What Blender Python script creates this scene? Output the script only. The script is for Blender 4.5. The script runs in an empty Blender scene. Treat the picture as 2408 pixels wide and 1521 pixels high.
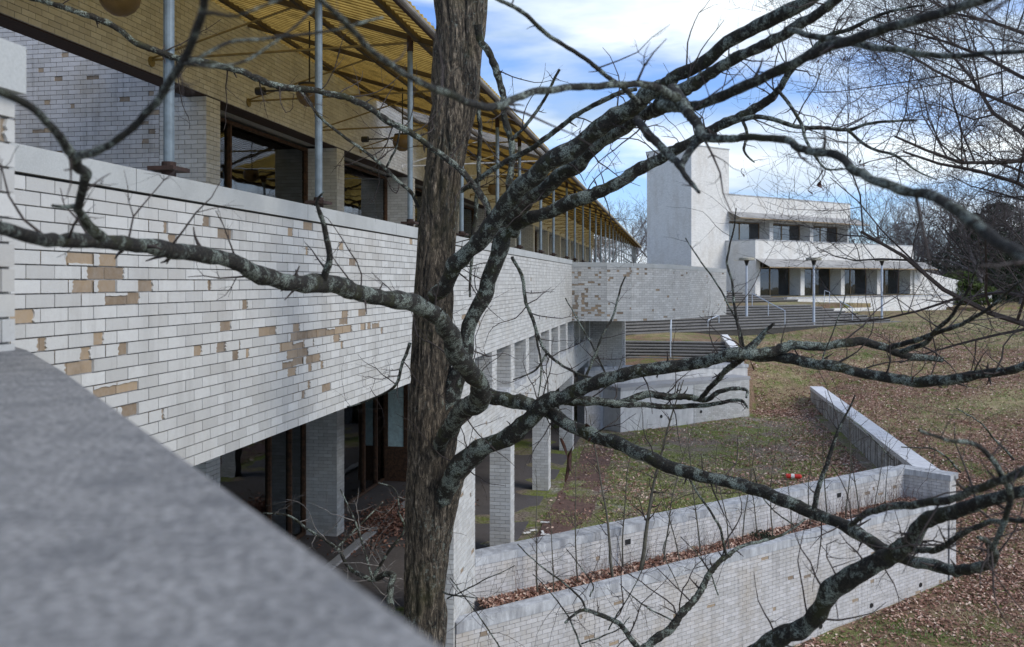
import bpy, math, random
import numpy as np
from mathutils import Vector, Matrix, noise

random.seed(7)
RNG = np.random.default_rng(7)
SC = bpy.context.scene
COL = SC.collection

# ------------------------------------------------------------------ camera
# the eye is the origin; +Y is the view direction; z = 0 is eye height
FP = 2100.0                      # focal length for a frame 2407 wide
CX, HY = 1203.5, 662.0
cam_d = bpy.data.cameras.new('camera')
cam = bpy.data.objects.new('camera', cam_d); COL.objects.link(cam)
cam_d.sensor_width = 36.0
cam_d.lens = FP / 2407.0 * 36.0
cam_d.shift_y = -(760.5 - HY) / 2407.0
cam.rotation_euler = (math.radians(90), 0, 0)
cam_d.clip_start = 0.05; cam_d.clip_end = 3000
cam_d.dof.use_dof = True
cam_d.dof.focus_distance = 9.5
cam_d.dof.aperture_fstop = 4.3
SC.camera = cam

# ------------------------------------------------------------------ sky, sun, exposure
SUN_EL, SUN_AZ = math.radians(38), math.radians(122)     # azimuth clockwise from +Y
world = bpy.data.worlds.new("World"); SC.world = world; world.use_nodes = True
wn = world.node_tree.nodes; wl = world.node_tree.links
for n in list(wn): wn.remove(n)
wout = wn.new('ShaderNodeOutputWorld'); wbg = wn.new('ShaderNodeBackground')
sky = wn.new('ShaderNodeTexSky'); sky.sky_type = 'NISHITA'; sky.sun_disc = False
sky.sun_elevation = SUN_EL; sky.sun_rotation = SUN_AZ
sky.air_density = 1.0; sky.dust_density = 0.6; sky.ozone_density = 3.0
wbg.inputs['Strength'].default_value = 0.125
tc = wn.new('ShaderNodeTexCoord'); mp = wn.new('ShaderNodeMapping')
mp.inputs['Scale'].default_value = (1.0, 1.0, 3.6)
mp.inputs['Location'].default_value = (0.35, 0.1, 0.2)
n1 = wn.new('ShaderNodeTexNoise'); n1.inputs['Scale'].default_value = 2.6
n1.inputs['Detail'].default_value = 7; n1.inputs['Roughness'].default_value = 0.5
n1.inputs['Distortion'].default_value = 0.25
cr = wn.new('ShaderNodeValToRGB')
cr.color_ramp.elements[0].position = 0.455; cr.color_ramp.elements[0].color = (0.05, 0.05, 0.05, 1)
cr.color_ramp.elements[1].position = 0.58; cr.color_ramp.elements[1].color = (1, 1, 1, 1)
n2 = wn.new('ShaderNodeTexNoise'); n2.inputs['Scale'].default_value = 4.2; n2.inputs['Detail'].default_value = 5
cr2 = wn.new('ShaderNodeValToRGB')
cr2.color_ramp.elements[0].position = 0.33; cr2.color_ramp.elements[0].color = (3.2, 4.4, 6.2, 1)
cr2.color_ramp.elements[1].position = 0.66; cr2.color_ramp.elements[1].color = (9.0, 9.5, 9.6, 1)
mx = wn.new('ShaderNodeMixRGB')
gain = wn.new('ShaderNodeMixRGB'); gain.blend_type = 'MULTIPLY'; gain.inputs[0].default_value = 1
gain.inputs[2].default_value = (0.92, 1.10, 1.50, 1)
wl.new(tc.outputs['Generated'], mp.inputs['Vector']); wl.new(mp.outputs[0], n1.inputs['Vector'])
wl.new(mp.outputs[0], n2.inputs['Vector']); wl.new(n1.outputs['Fac'], cr.inputs[0]); wl.new(n2.outputs['Fac'], cr2.inputs[0])
wl.new(sky.outputs[0], gain.inputs[1])
wl.new(cr.outputs[0], mx.inputs[0]); wl.new(gain.outputs[0], mx.inputs[1]); wl.new(cr2.outputs[0], mx.inputs[2])
wl.new(mx.outputs[0], wbg.inputs['Color']); wl.new(wbg.outputs[0], wout.inputs[0])

sun_d = bpy.data.lights.new('sun', 'SUN'); sun = bpy.data.objects.new('sun', sun_d); COL.objects.link(sun)
sun_d.energy = 2.0; sun_d.angle = math.radians(26); sun_d.color = (1.0, 0.93, 0.80)
sdir = Vector((math.sin(SUN_AZ) * math.cos(SUN_EL), math.cos(SUN_AZ) * math.cos(SUN_EL), math.sin(SUN_EL)))
sun.rotation_euler = sdir.to_track_quat('Z', 'Y').to_euler()
SC.view_settings.view_transform = 'Standard'; SC.view_settings.look = 'None'
SC.view_settings.gamma = 1.0; SC.view_settings.use_curve_mapping = False
SC.view_settings.exposure = 0.22

# ------------------------------------------------------------------ frames
TH = math.radians(10.3)
DV = np.array([math.sin(TH), math.cos(TH)])      # along the long facade
NV = np.array([math.cos(TH), -math.sin(TH)])     # out of the long facade
TG = math.radians(55.3)
GD = np.array([math.sin(TG), math.cos(TG)])      # along garden walls and the far building
GN = np.array([math.cos(TG), -math.sin(TG)])     # their outward normal
CP = 3.05                                        # facade plane distance
CW = 6.70                                        # upper wall plane distance

def F(c, u, z): p = -c * NV + u * DV; return (p[0], p[1], z)
def UY(c, Y): return (Y + -c * math.sin(TH)) / math.cos(TH)    # Y -> u on plane c
def PX(x, y, Y): return (((x - CX) / FP) * Y, Y, -(y - HY) / FP * Y)
def proj(p): return (CX + FP * p[0] / p[1], HY - FP * p[2] / p[1])
def on_plane(x, c):                                # pixel column -> u on plane c
    Y = c / (math.sin(TH) - math.cos(TH) * (x - CX) / FP); return UY(c, Y)

# ------------------------------------------------------------------ materials
def newmat(name):
    m = bpy.data.materials.new(name); m.use_nodes = True
    nt = m.node_tree; b = nt.nodes['Principled BSDF']
    return m, nt, b
def ramp(nt, src, stops):
    r = nt.nodes.new('ShaderNodeValToRGB'); e = r.color_ramp.elements
    while len(e) > 1: e.remove(e[-1])
    e[0].position = stops[0][0]; e[0].color = (*stops[0][1], 1)
    for p, c in stops[1:]:
        k = e.new(p); k.color = (*c, 1)
    nt.links.new(src, r.inputs[0]); return r.outputs[0]
def tex(nt, kind, scale, vec=None, detail=6, rough=.6, dist=0):
    t = nt.nodes.new(kind); t.inputs['Scale'].default_value = scale
    if 'Detail' in t.inputs: t.inputs['Detail'].default_value = detail
    if 'Roughness' in t.inputs: t.inputs['Roughness'].default_value = rough
    if 'Distortion' in t.inputs: t.inputs['Distortion'].default_value = dist
    if vec is not None: nt.links.new(vec, t.inputs['Vector'])
    return t
def pos(nt, scale=(1, 1, 1), kind='pos'):
    if kind == 'pos':
        g = nt.nodes.new('ShaderNodeNewGeometry').outputs['Position']
    else:
        g = nt.nodes.new('ShaderNodeTexCoord').outputs[kind]
    m = nt.nodes.new('ShaderNodeMapping'); m.inputs['Scale'].default_value = scale
    nt.links.new(g, m.inputs['Vector']); return m.outputs[0]
def mix(nt, fac, a, b, blend='MIX'):
    m = nt.nodes.new('ShaderNodeMixRGB'); m.blend_type = blend
    for i, v in ((0, fac), (1, a), (2, b)):
        if isinstance(v, (int, float)): m.inputs[i].default_value = v
        elif isinstance(v, tuple): m.inputs[i].default_value = (*v, 1)
        else: nt.links.new(v, m.inputs[i])
    return m.outputs[0]
def bump(nt, b, h, strength=.3, dist=.01):
    n = nt.nodes.new('ShaderNodeBump'); n.inputs['Strength'].default_value = strength
    n.inputs['Distance'].default_value = dist
    nt.links.new(h, n.inputs['Height']); nt.links.new(n.outputs[0], b.inputs['Normal'])

def brickmat(name, lo, hi, rand, stain=(.34, .29, .22), stain_amt=.35, streak=.0):
    m, nt, b = newmat(name)
    p = pos(nt)
    if rand == 'obj':
        r = nt.nodes.new('ShaderNodeObjectInfo').outputs['Random']
    else:
        a = nt.nodes.new('ShaderNodeAttribute'); a.attribute_name = 'tone'; r = a.outputs['Fac']
    c = ramp(nt, r, [(0, lo), (.5, tuple((x + y) / 2 for x, y in zip(lo, hi))), (1, hi)])
    n = tex(nt, 'ShaderNodeTexNoise', 1.1, p, 6, .65)
    f = ramp(nt, n.outputs['Fac'], [(.50, (0, 0, 0)), (.78, (stain_amt,) * 3)])
    c = mix(nt, f, c, stain)
    vs_ = tex(nt, 'ShaderNodeTexNoise', 2.2, pos(nt, (2.2, 2.2, .35)), 6, .7)
    c = mix(nt, ramp(nt, vs_.outputs['Fac'], [(.50, (0, 0, 0)), (.74, (.38,) * 3)]), c, (.24, .235, .22))
    sp = tex(nt, 'ShaderNodeTexNoise', 190, p, 3, .6)
    f2 = ramp(nt, sp.outputs['Fac'], [(.63, (0, 0, 0)), (.72, (.45,) * 3)])
    c = mix(nt, f2, c, (.22, .20, .18))
    md = tex(nt, 'ShaderNodeTexNoise', 26, p, 5, .7)
    c = mix(nt, ramp(nt, md.outputs['Fac'], [(.35, (.20,) * 3), (.6, (0, 0, 0))]), c, (.42, .40, .38))
    if streak:
        ps = pos(nt, (3.2, 3.2, .22)); st = tex(nt, 'ShaderNodeTexNoise', 3, ps, 6, .7)
        f3 = ramp(nt, st.outputs['Fac'], [((.46 if streak > .8 else .52), (0, 0, 0)), ((.56 if streak > .8 else .68), (streak,) * 3)])
        c = mix(nt, f3, c, (.10, .09, .08))
    nt.links.new(c, b.inputs['Base Color']); b.inputs['Roughness'].default_value = .75
    h = tex(nt, 'ShaderNodeTexNoise', 60, p, 4, .6)
    bump(nt, b, h.outputs['Fac'], .35, .004)
    return m
WLO, WHI = (.46, .46, .44), (.60, .605, .585)
M = {}
for k in ('obj', 'attr'):
    M['brick_' + k] = brickmat('white_brick_' + k, WLO, WHI, k)
    M['gbrick_' + k] = brickmat('garden_brick_' + k, (.43, .42, .405), (.56, .55, .545), k, (.34, .27, .17), .6, .3)
    M['dbrick_' + k] = brickmat('stained_brick_' + k, (.42, .43, .43), (.60, .61, .61), k, (.13, .11, .085), .9, .95)
    M['spall_' + k] = brickmat('spalled_brick_' + k, (.21, .155, .10), (.37, .275, .175), k, (.08, .06, .045), .95)
def simple(name, col, rough=.5, metal=0., var=0.15, sc=8):
    m, nt, b = newmat(name); n = tex(nt, 'ShaderNodeTexNoise', sc, pos(nt), 5, .65)
    nt.links.new(ramp(nt, n.outputs['Fac'], [(.3, tuple(x * (1 - var) for x in col)), (.7, tuple(min(1, x * (1 + var)) for x in col))]), b.inputs['Base Color'])
    b.inputs['Roughness'].default_value = rough; b.inputs['Metallic'].default_value = metal; return m
def mortar():
    m, nt, b = newmat('mortar'); n = tex(nt, 'ShaderNodeTexNoise', 30, pos(nt))
    nt.links.new(ramp(nt, n.outputs['Fac'], [(.3, (.15, .145, .14)), (.7, (.34, .33, .32))]), b.inputs['Base Color'])
    b.inputs['Roughness'].default_value = .95; return m
M['mortar'] = mortar(); M['mortar_dark'] = simple('blackened_mortar', (.035, .034, .033), .95, 0, .5, 9)
def farbrick(name, a, bcol, mort, stain=.3):
    m, nt, b = newmat(name)
    uv = nt.nodes.new('ShaderNodeTexCoord').outputs['UV']
    t = nt.nodes.new('ShaderNodeTexBrick'); nt.links.new(uv, t.inputs['Vector'])
    t.inputs['Scale'].default_value = 1; t.inputs['Brick Width'].default_value = .203
    t.inputs['Row Height'].default_value = .070; t.inputs['Mortar Size'].default_value = .006
    t.inputs['Color1'].default_value = (*a, 1); t.inputs['Color2'].default_value = (*bcol, 1)
    t.inputs['Mortar'].default_value = (*mort, 1)
    p = pos(nt, (1, 1, .35)); n = tex(nt, 'ShaderNodeTexNoise', .9, p, 8, .7)
    c = mix(nt, ramp(nt, n.outputs['Fac'], [(.48, (0, 0, 0)), (.75, (stain,) * 3)]), t.outputs['Color'], (.36, .30, .22))
    sp = tex(nt, 'ShaderNodeTexNoise', 5, pos(nt, (1, 1, 2.2)), 6, .75)
    c = mix(nt, ramp(nt, sp.outputs['Fac'], [(.64, (0, 0, 0)), (.70, (.55,) * 3)]), c, (.40, .30, .20))
    nt.links.new(c, b.inputs['Base Color']); b.inputs['Roughness'].default_value = .8
    bump(nt, b, t.outputs['Fac'], -.5, .008); return m
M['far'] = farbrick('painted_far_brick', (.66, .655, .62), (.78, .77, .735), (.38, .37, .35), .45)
M['farmain'] = farbrick('painted_brick', (.47, .48, .475), (.60, .61, .60), (.20, .19, .18), .25)
def concrete(name, lo, hi, sc=60, dark=0., rough=.85, bs=.3):
    m, nt, b = newmat(name); p = pos(nt)
    n = tex(nt, 'ShaderNodeTexNoise', sc, p, 6, .75)
    c = ramp(nt, n.outputs['Fac'], [(.3, lo), (.7, hi)])
    n2 = tex(nt, 'ShaderNodeTexNoise', 1.7, p, 6, .6)
    c = mix(nt, ramp(nt, n2.outputs['Fac'], [(.45, (0, 0, 0)), (.75, (.45,) * 3)]), c, tuple(x * .6 for x in lo))
    if dark:
        n3 = tex(nt, 'ShaderNodeTexNoise', 4, pos(nt, (1.6, 1.6, .3)), 6, .7)
        c = mix(nt, ramp(nt, n3.outputs['Fac'], [(.40, (0, 0, 0)), (.62, (dark,) * 3)]), c, (.13, .13, .14))
    nt.links.new(c, b.inputs['Base Color']); b.inputs['Roughness'].default_value = rough
    bump(nt, b, n.outputs['Fac'], bs, .003); return m
M['coping'] = concrete('precast_coping', (.38, .395, .385), (.51, .525, .515), 120)
M['gcoping'] = concrete('weathered_coping', (.40, .41, .42), (.62, .64, .65), 90, .6)
def nearstone():
    m, nt, b = newmat('near_coping'); p = pos(nt)
    n = tex(nt, 'ShaderNodeTexNoise', 110, p, 4, .75); c = ramp(nt, n.outputs['Fac'], [(.36, (.12, .118, .112)), (.5, (.235, .23, .22)), (.66, (.42, .41, .39))])
    n2 = tex(nt, 'ShaderNodeTexNoise', 14, p, 6, .7); c = mix(nt, ramp(nt, n2.outputs['Fac'], [(.42, (0, 0, 0)), (.66, (.55,) * 3)]), c, (.075, .08, .085))
    nt.links.new(c, b.inputs['Base Color']); b.inputs['Roughness'].default_value = .95; bump(nt, b, n.outputs['Fac'], 1, .004); return m
M['slabtop'] = nearstone()
M['conc'] = concrete('grey_concrete', (.28, .28, .28), (.42, .42, .42), 40)
M['step'] = concrete('step_timber', (.10, .095, .085), (.26, .25, .23), 14, .3)
M['paver'] = concrete('dark_paving', (.07, .062, .06), (.13, .115, .11), 20)
M['ceil'] = concrete('plaster_soffit', (.30, .28, .25), (.44, .42, .38), 6, .35)
M['galv'] = simple('galvanised_steel', (.16, .20, .225), .5, .2, .25, 12)
M['galvw'] = simple('pale_painted_steel', (.45, .50, .56), .5, 0, .1)
M['rust'] = simple('rusty_steel', (.035, .018, .014), .85, 0, .5, 30)
M['black'] = simple('black_metal', (.012, .012, .012), .5)
M['brace'] = simple('ochre_strut', (.20, .15, .055), .6, 0, .3)
M['rod_white'] = simple('white_strut', (.7, .7, .68), .6)
M['wood'] = simple('rotting_timber_frame', (.075, .036, .017), .8, 0, .7, 18)
M['woodl'] = simple('weathered_timber_frame', (.26, .19, .11), .8, 0, .3, 18)
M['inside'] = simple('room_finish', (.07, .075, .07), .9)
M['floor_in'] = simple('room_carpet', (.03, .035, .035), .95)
M['curt'] = simple('teal_curtain', (.25, .40, .39), .9, 0, .3, 10)
M['curtp'] = simple('pale_curtain', (.50, .64, .63), .9, 0, .2, 10)
M['globe'] = simple('amber_globe', (.15, .09, .025), .45, 0, .3, 5)
M['red'] = simple('red_paint', (.60, .035, .02), .4)
M['white'] = simple('white_paint', (.78, .78, .76), .5)
M['lampcap'] = simple('lamp_cap', (.36, .34, .27), .6, 0, .2, 5)
M['pod'] = simple('seed_pod', (.075, .028, .016), .6, 0, .5, 40)
M['soil'] = simple('planter_soil', (.055, .035, .022), 1., 0, .5, 14)
M['awning'] = simple('fibreglass_awning', (.30, .29, .27), .8, 0, .35, 1.4)
M['gutter'] = simple('dull_gutter', (.22, .20, .18), .6, .1, .4, 3)
M['purlin'] = simple('dark_purlin', (.07, .05, .025), .8, 0, .4, 4)
M['render'] = concrete('pale_render', (.52, .52, .51), (.64, .64, .63), 5, .2, .85, .1)
M['whitecap'] = concrete('bright_coping', (.62, .63, .65), (.78, .79, .80), 50, .2, .85, .2)
M['conifer'] = simple('conifer_needles', (.022, .038, .018), .9, 0, .5, 2)
M['shrub'] = simple('green_shrub', (.06, .09, .015), .9, 0, .4, 3)
def glassmat(name, tint, refl):
    m = bpy.data.materials.new(name); m.use_nodes = True; nt = m.node_tree
    nt.nodes.remove(nt.nodes['Principled BSDF']); out = nt.nodes['Material Output']
    t = nt.nodes.new('ShaderNodeBsdfTransparent'); t.inputs[0].default_value = (*tint, 1)
    g = nt.nodes.new('ShaderNodeBsdfGlossy'); g.inputs['Roughness'].default_value = .02
    g.inputs[0].default_value = (.9, .95, 1, 1)
    n = tex(nt, 'ShaderNodeTexNoise', 1.2, pos(nt), 2)
    bp = nt.nodes.new('ShaderNodeBump'); bp.inputs['Strength'].default_value = .06; bp.inputs['Distance'].default_value = .05
    nt.links.new(n.outputs['Fac'], bp.inputs['Height']); nt.links.new(bp.outputs[0], g.inputs['Normal'])
    fr = nt.nodes.new('ShaderNodeFresnel'); fr.inputs['IOR'].default_value = refl
    mx = nt.nodes.new('ShaderNodeMixShader'); nt.links.new(fr.outputs[0], mx.inputs[0])
    nt.links.new(t.outputs[0], mx.inputs[1]); nt.links.new(g.outputs[0], mx.inputs[2]); nt.links.new(mx.outputs[0], out.inputs[0])
    return m
M['glass'] = glassmat('window_glass', (.62, .72, .70), 2.0)
M['glassf'] = glassmat('far_window_glass', (.55, .60, .60), 2.6)
def roofmat(name, col, tr):
    m = bpy.data.materials.new(name); m.use_nodes = True; nt = m.node_tree
    nt.nodes.remove(nt.nodes['Principled BSDF']); out = nt.nodes['Material Output']
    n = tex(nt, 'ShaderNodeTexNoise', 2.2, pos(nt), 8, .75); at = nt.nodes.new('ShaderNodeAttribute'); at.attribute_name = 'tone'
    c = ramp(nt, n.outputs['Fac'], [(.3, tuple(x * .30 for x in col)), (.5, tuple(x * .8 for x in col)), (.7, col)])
    c = mix(nt, 1, c, ramp(nt, at.outputs['Fac'], [(.10, (.22, .18, .12)), (.45, (1, 1, 1))]), 'MULTIPLY')  # corrugation shadow painted in: sheet colour darkens along the valleys
    d = nt.nodes.new('ShaderNodeBsdfDiffuse'); t = nt.nodes.new('ShaderNodeBsdfTranslucent')
    nt.links.new(c, d.inputs[0]); nt.links.new(c, t.inputs[0])
    mx = nt.nodes.new('ShaderNodeMixShader'); mx.inputs[0].default_value = tr
    nt.links.new(d.outputs[0], mx.inputs[1]); nt.links.new(t.outputs[0], mx.inputs[2]); nt.links.new(mx.outputs[0], out.inputs[0])
    return m
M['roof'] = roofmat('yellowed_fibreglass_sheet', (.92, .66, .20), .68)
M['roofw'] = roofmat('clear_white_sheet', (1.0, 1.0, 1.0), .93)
_nt = M['roofw'].node_tree; _o = _nt.nodes['Material Output']; _s = _o.inputs[0].links[0].from_socket
_t = _nt.nodes.new('ShaderNodeBsdfTransparent'); _m = _nt.nodes.new('ShaderNodeMixShader'); _m.inputs[0].default_value = .45
_nt.links.new(_s, _m.inputs[1]); _nt.links.new(_t.outputs[0], _m.inputs[2]); _nt.links.new(_m.outputs[0], _o.inputs[0])
def bark(name, trunk):
    m, nt, b = newmat(name)
    if trunk:
        p = pos(nt, (1, 1, .22)); n = tex(nt, 'ShaderNodeTexNoise', 48, p, 9, .78, .9)
        c = ramp(nt, n.outputs['Fac'], [(.41, (.009, .007, .005)), (.49, (.072, .057, .039)), (.56, (.17, .135, .095)), (.64, (.46, .38, .28))])  # crevice shade painted in along with the bark's own tone variation
        n2 = tex(nt, 'ShaderNodeTexNoise', 2.4, pos(nt), 5, .6)
        c = mix(nt, ramp(nt, n2.outputs['Fac'], [(.52, (0, 0, 0)), (.72, (.5,) * 3)]), c, (.075, .075, .022))
        ld = tex(nt, 'ShaderNodeTexNoise', 38, pos(nt), 5, .7)
        l2 = tex(nt, 'ShaderNodeTexNoise', 3.2, pos(nt), 3, .6)
        f = mix(nt, 1, ramp(nt, ld.outputs['Fac'], [(.56, (0, 0, 0)), (.62, (.7,) * 3)]), ramp(nt, l2.outputs['Fac'], [(.5, (0, 0, 0)), (.62, (1,) * 3)]), 'MULTIPLY')
        c = mix(nt, f, c, (.28, .32, .27))
    else:
        p = pos(nt); n = tex(nt, 'ShaderNodeTexNoise', 85, p, 7, .8)
        c = ramp(nt, n.outputs['Fac'], [(.40, (.006, .005, .004)), (.54, (.026, .022, .016)), (.70, (.11, .09, .068))])
        ms = tex(nt, 'ShaderNodeTexNoise', 7, p, 5, .7)
        c = mix(nt, ramp(nt, ms.outputs['Fac'], [(.52, (0, 0, 0)), (.66, (.65,) * 3)]), c, (.050, .055, .012))
        l2 = tex(nt, 'ShaderNodeTexNoise', 11, p, 5, .75); l1 = tex(nt, 'ShaderNodeTexNoise', 150, p, 5, .85)
        f = mix(nt, 1, ramp(nt, l1.outputs['Fac'], [(.46, (0, 0, 0)), (.54, (1,) * 3)]), ramp(nt, l2.outputs['Fac'], [(.49, (.03,) * 3), (.56, (1,) * 3)]), 'MULTIPLY')
        c = mix(nt, f, c, (.36, .42, .36))
        n = l1
    nt.links.new(c, b.inputs['Base Color']); b.inputs['Roughness'].default_value = .9
    bump(nt, b, n.outputs['Fac'], 1.0, .035 if trunk else .012); return m
M['trunk'] = bark('fissured_bark', True); M['bark'] = bark('lichened_bark', False)
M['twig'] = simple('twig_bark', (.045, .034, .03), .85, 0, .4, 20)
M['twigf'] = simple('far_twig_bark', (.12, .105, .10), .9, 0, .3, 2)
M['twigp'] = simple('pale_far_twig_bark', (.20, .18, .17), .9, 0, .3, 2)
M['dead'] = simple('dead_lichened_wood', (.17, .155, .14), .9, 0, .5, 30)
M['sap'] = simple('sapling_bark', (.085, .08, .06), .85, 0, .3, 15)
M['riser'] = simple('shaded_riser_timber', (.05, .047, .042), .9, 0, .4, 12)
def groundmat():
    m, nt, b = newmat('winter_lawn'); p = pos(nt)
    big = tex(nt, 'ShaderNodeTexNoise', .28, p, 5, .6); mid = tex(nt, 'ShaderNodeTexNoise', 1.6, p, 7, .7)
    fine = tex(nt, 'ShaderNodeTexNoise', 16, p, 5, .75)
    straw = ramp(nt, fine.outputs['Fac'], [(.3, (.19, .155, .08)), (.7, (.46, .38, .22))])
    leaf = ramp(nt, fine.outputs['Fac'], [(.35, (.12, .08, .055)), (.65, (.33, .22, .15))])
    green = ramp(nt, fine.outputs['Fac'], [(.3, (.07, .10, .02)), (.7, (.20, .25, .07))])
    c = mix(nt, ramp(nt, big.outputs['Fac'], [(.38, (0, 0, 0)), (.52, (1,) * 3)]), straw, leaf)
    c = mix(nt, ramp(nt, mid.outputs['Fac'], [(.47, (0, 0, 0)), (.62, (.85,) * 3)]), c, green)
    dirt = ramp(nt, fine.outputs['Fac'], [(.35, (.10, .08, .06)), (.65, (.36, .30, .24))])
    moss = ramp(nt, fine.outputs['Fac'], [(.3, (.08, .11, .018)), (.7, (.26, .31, .07))])
    pale = ramp(nt, fine.outputs['Fac'], [(.4, (.16, .15, .13)), (.6, (.52, .50, .46))])
    md2 = tex(nt, 'ShaderNodeTexNoise', 1.1, p, 7, .7); m2 = tex(nt, 'ShaderNodeTexNoise', .5, p, 6, .7)
    d = mix(nt, ramp(nt, md2.outputs['Fac'], [(.45, (0, 0, 0)), (.60, (.9,) * 3)]), dirt, moss)
    d = mix(nt, ramp(nt, m2.outputs['Fac'], [(.58, (0, 0, 0)), (.68, (.7,) * 3)]), d, pale)
    zn = nt.nodes.new('ShaderNodeAttribute'); zn.attribute_name = 'tone'
    ad = nt.nodes.new('ShaderNodeMath'); ad.operation = 'ADD'; nt.links.new(zn.outputs['Fac'], ad.inputs[0]); nt.links.new(mid.outputs['Fac'], ad.inputs[1])
    c = mix(nt, ramp(nt, ad.outputs[0], [(.85, (0, 0, 0)), (1.0, (1,) * 3)]), c, d)
    nt.links.new(c, b.inputs['Base Color']); b.inputs['Roughness'].default_value = 1
    b.inputs['Specular IOR Level'].default_value = .1
    bump(nt, b, fine.outputs['Fac'], 1, .05); return m
M['ground'] = groundmat()
M['reddirt'] = simple('reddish_dirt', (.12, .07, .055), 1, 0, .5, 9)
def leafmat(name, stops):
    m, nt, b = newmat(name); a = nt.nodes.new('ShaderNodeAttribute'); a.attribute_name = 'tone'
    nt.links.new(ramp(nt, a.outputs['Fac'], stops), b.inputs['Base Color']); b.inputs['Roughness'].default_value = .75; return m
M['leaves'] = leafmat('fallen_leaves', [(0, (.14, .06, .04)), (.4, (.32, .17, .12)), (.75, (.50, .33, .25)), (1, (.72, .58, .47))])
M['grass'] = leafmat('winter_grass_blades', [(0, (.36, .28, .16)), (.4, (.44, .39, .24)), (.60, (.24, .26, .10)), (1, (.13, .20, .05))])
M['mossg'] = leafmat('short_green_grass', [(0, (.13, .17, .03)), (.5, (.24, .29, .07)), (1, (.46, .42, .27))])
M['redleaf'] = leafmat('clinging_leaves', [(0, (.16, .05, .02)), (1, (.30, .12, .05))])

# ------------------------------------------------------------------ mesh helpers
def mesh(name, V, Fc, tone=None, uv=True, smooth=False):
    me = bpy.data.meshes.new(name)
    V = np.asarray(V, dtype=np.float32).reshape(-1, 3)
    if isinstance(Fc, np.ndarray):
        nf, k = Fc.shape
        me.vertices.add(len(V)); me.vertices.foreach_set('co', V.ravel())
        me.loops.add(nf * k); me.loops.foreach_set('vertex_index', Fc.astype(np.int32).ravel())
        me.polygons.add(nf); me.polygons.foreach_set('loop_start', np.arange(0, nf * k, k, dtype=np.int32))
        me.polygons.foreach_set('loop_total', np.full(nf, k, dtype=np.int32))
        me.update(calc_edges=True)
    else:
        me.from_pydata([tuple(v) for v in V], [], Fc); me.update()
    if tone is not None:
        a = me.attributes.new('tone', 'FLOAT', 'POINT'); a.data.foreach_set('value', np.asarray(tone, dtype=np.float32))
    if uv:
        L = me.uv_layers.new(name='UVMap'); nl = len(me.loops); nf = len(me.polygons)
        nr = np.zeros(nf * 3, dtype=np.float32); me.polygons.foreach_get('normal', nr); nr = nr.reshape(-1, 3)
        lt = np.zeros(nf, dtype=np.int32); me.polygons.foreach_get('loop_total', lt)
        N = np.repeat(nr, lt, axis=0); vi = np.zeros(nl, dtype=np.int32); me.loops.foreach_get('vertex_index', vi)
        P = V[vi]; U = np.zeros((nl, 2), dtype=np.float32)
        h = np.hypot(N[:, 0], N[:, 1]) + 1e-9; flat = np.abs(N[:, 2]) > .7
        U[:, 0] = np.where(flat, P[:, 0], (-N[:, 1] * P[:, 0] + N[:, 0] * P[:, 1]) / h); U[:, 1] = np.where(flat, P[:, 1], P[:, 2])
        L.data.foreach_set('uv', U.ravel())
    me.polygons.foreach_set('use_smooth', np.full(len(me.polygons), bool(smooth)))
    return me
def link(name, me, mat, parent=None, **props):
    o = bpy.data.objects.new(name, me); COL.objects.link(o)
    if me is not None and mat is not None and len(me.materials) == 0: me.materials.append(M[mat] if isinstance(mat, str) else mat)
    if parent is not None:
        o.parent = parent
        if parent.type == 'EMPTY': o.matrix_parent_inverse = Matrix.Translation(-parent.location)
    for k, v in props.items(): o[k] = v
    return o
def thing(name, loc, label, category, group=None):
    o = bpy.data.objects.new(name, None); COL.objects.link(o); o.location = loc; o.empty_display_size = .2
    o['label'] = label; o['category'] = category
    if group: o['group'] = group
    return o
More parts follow.
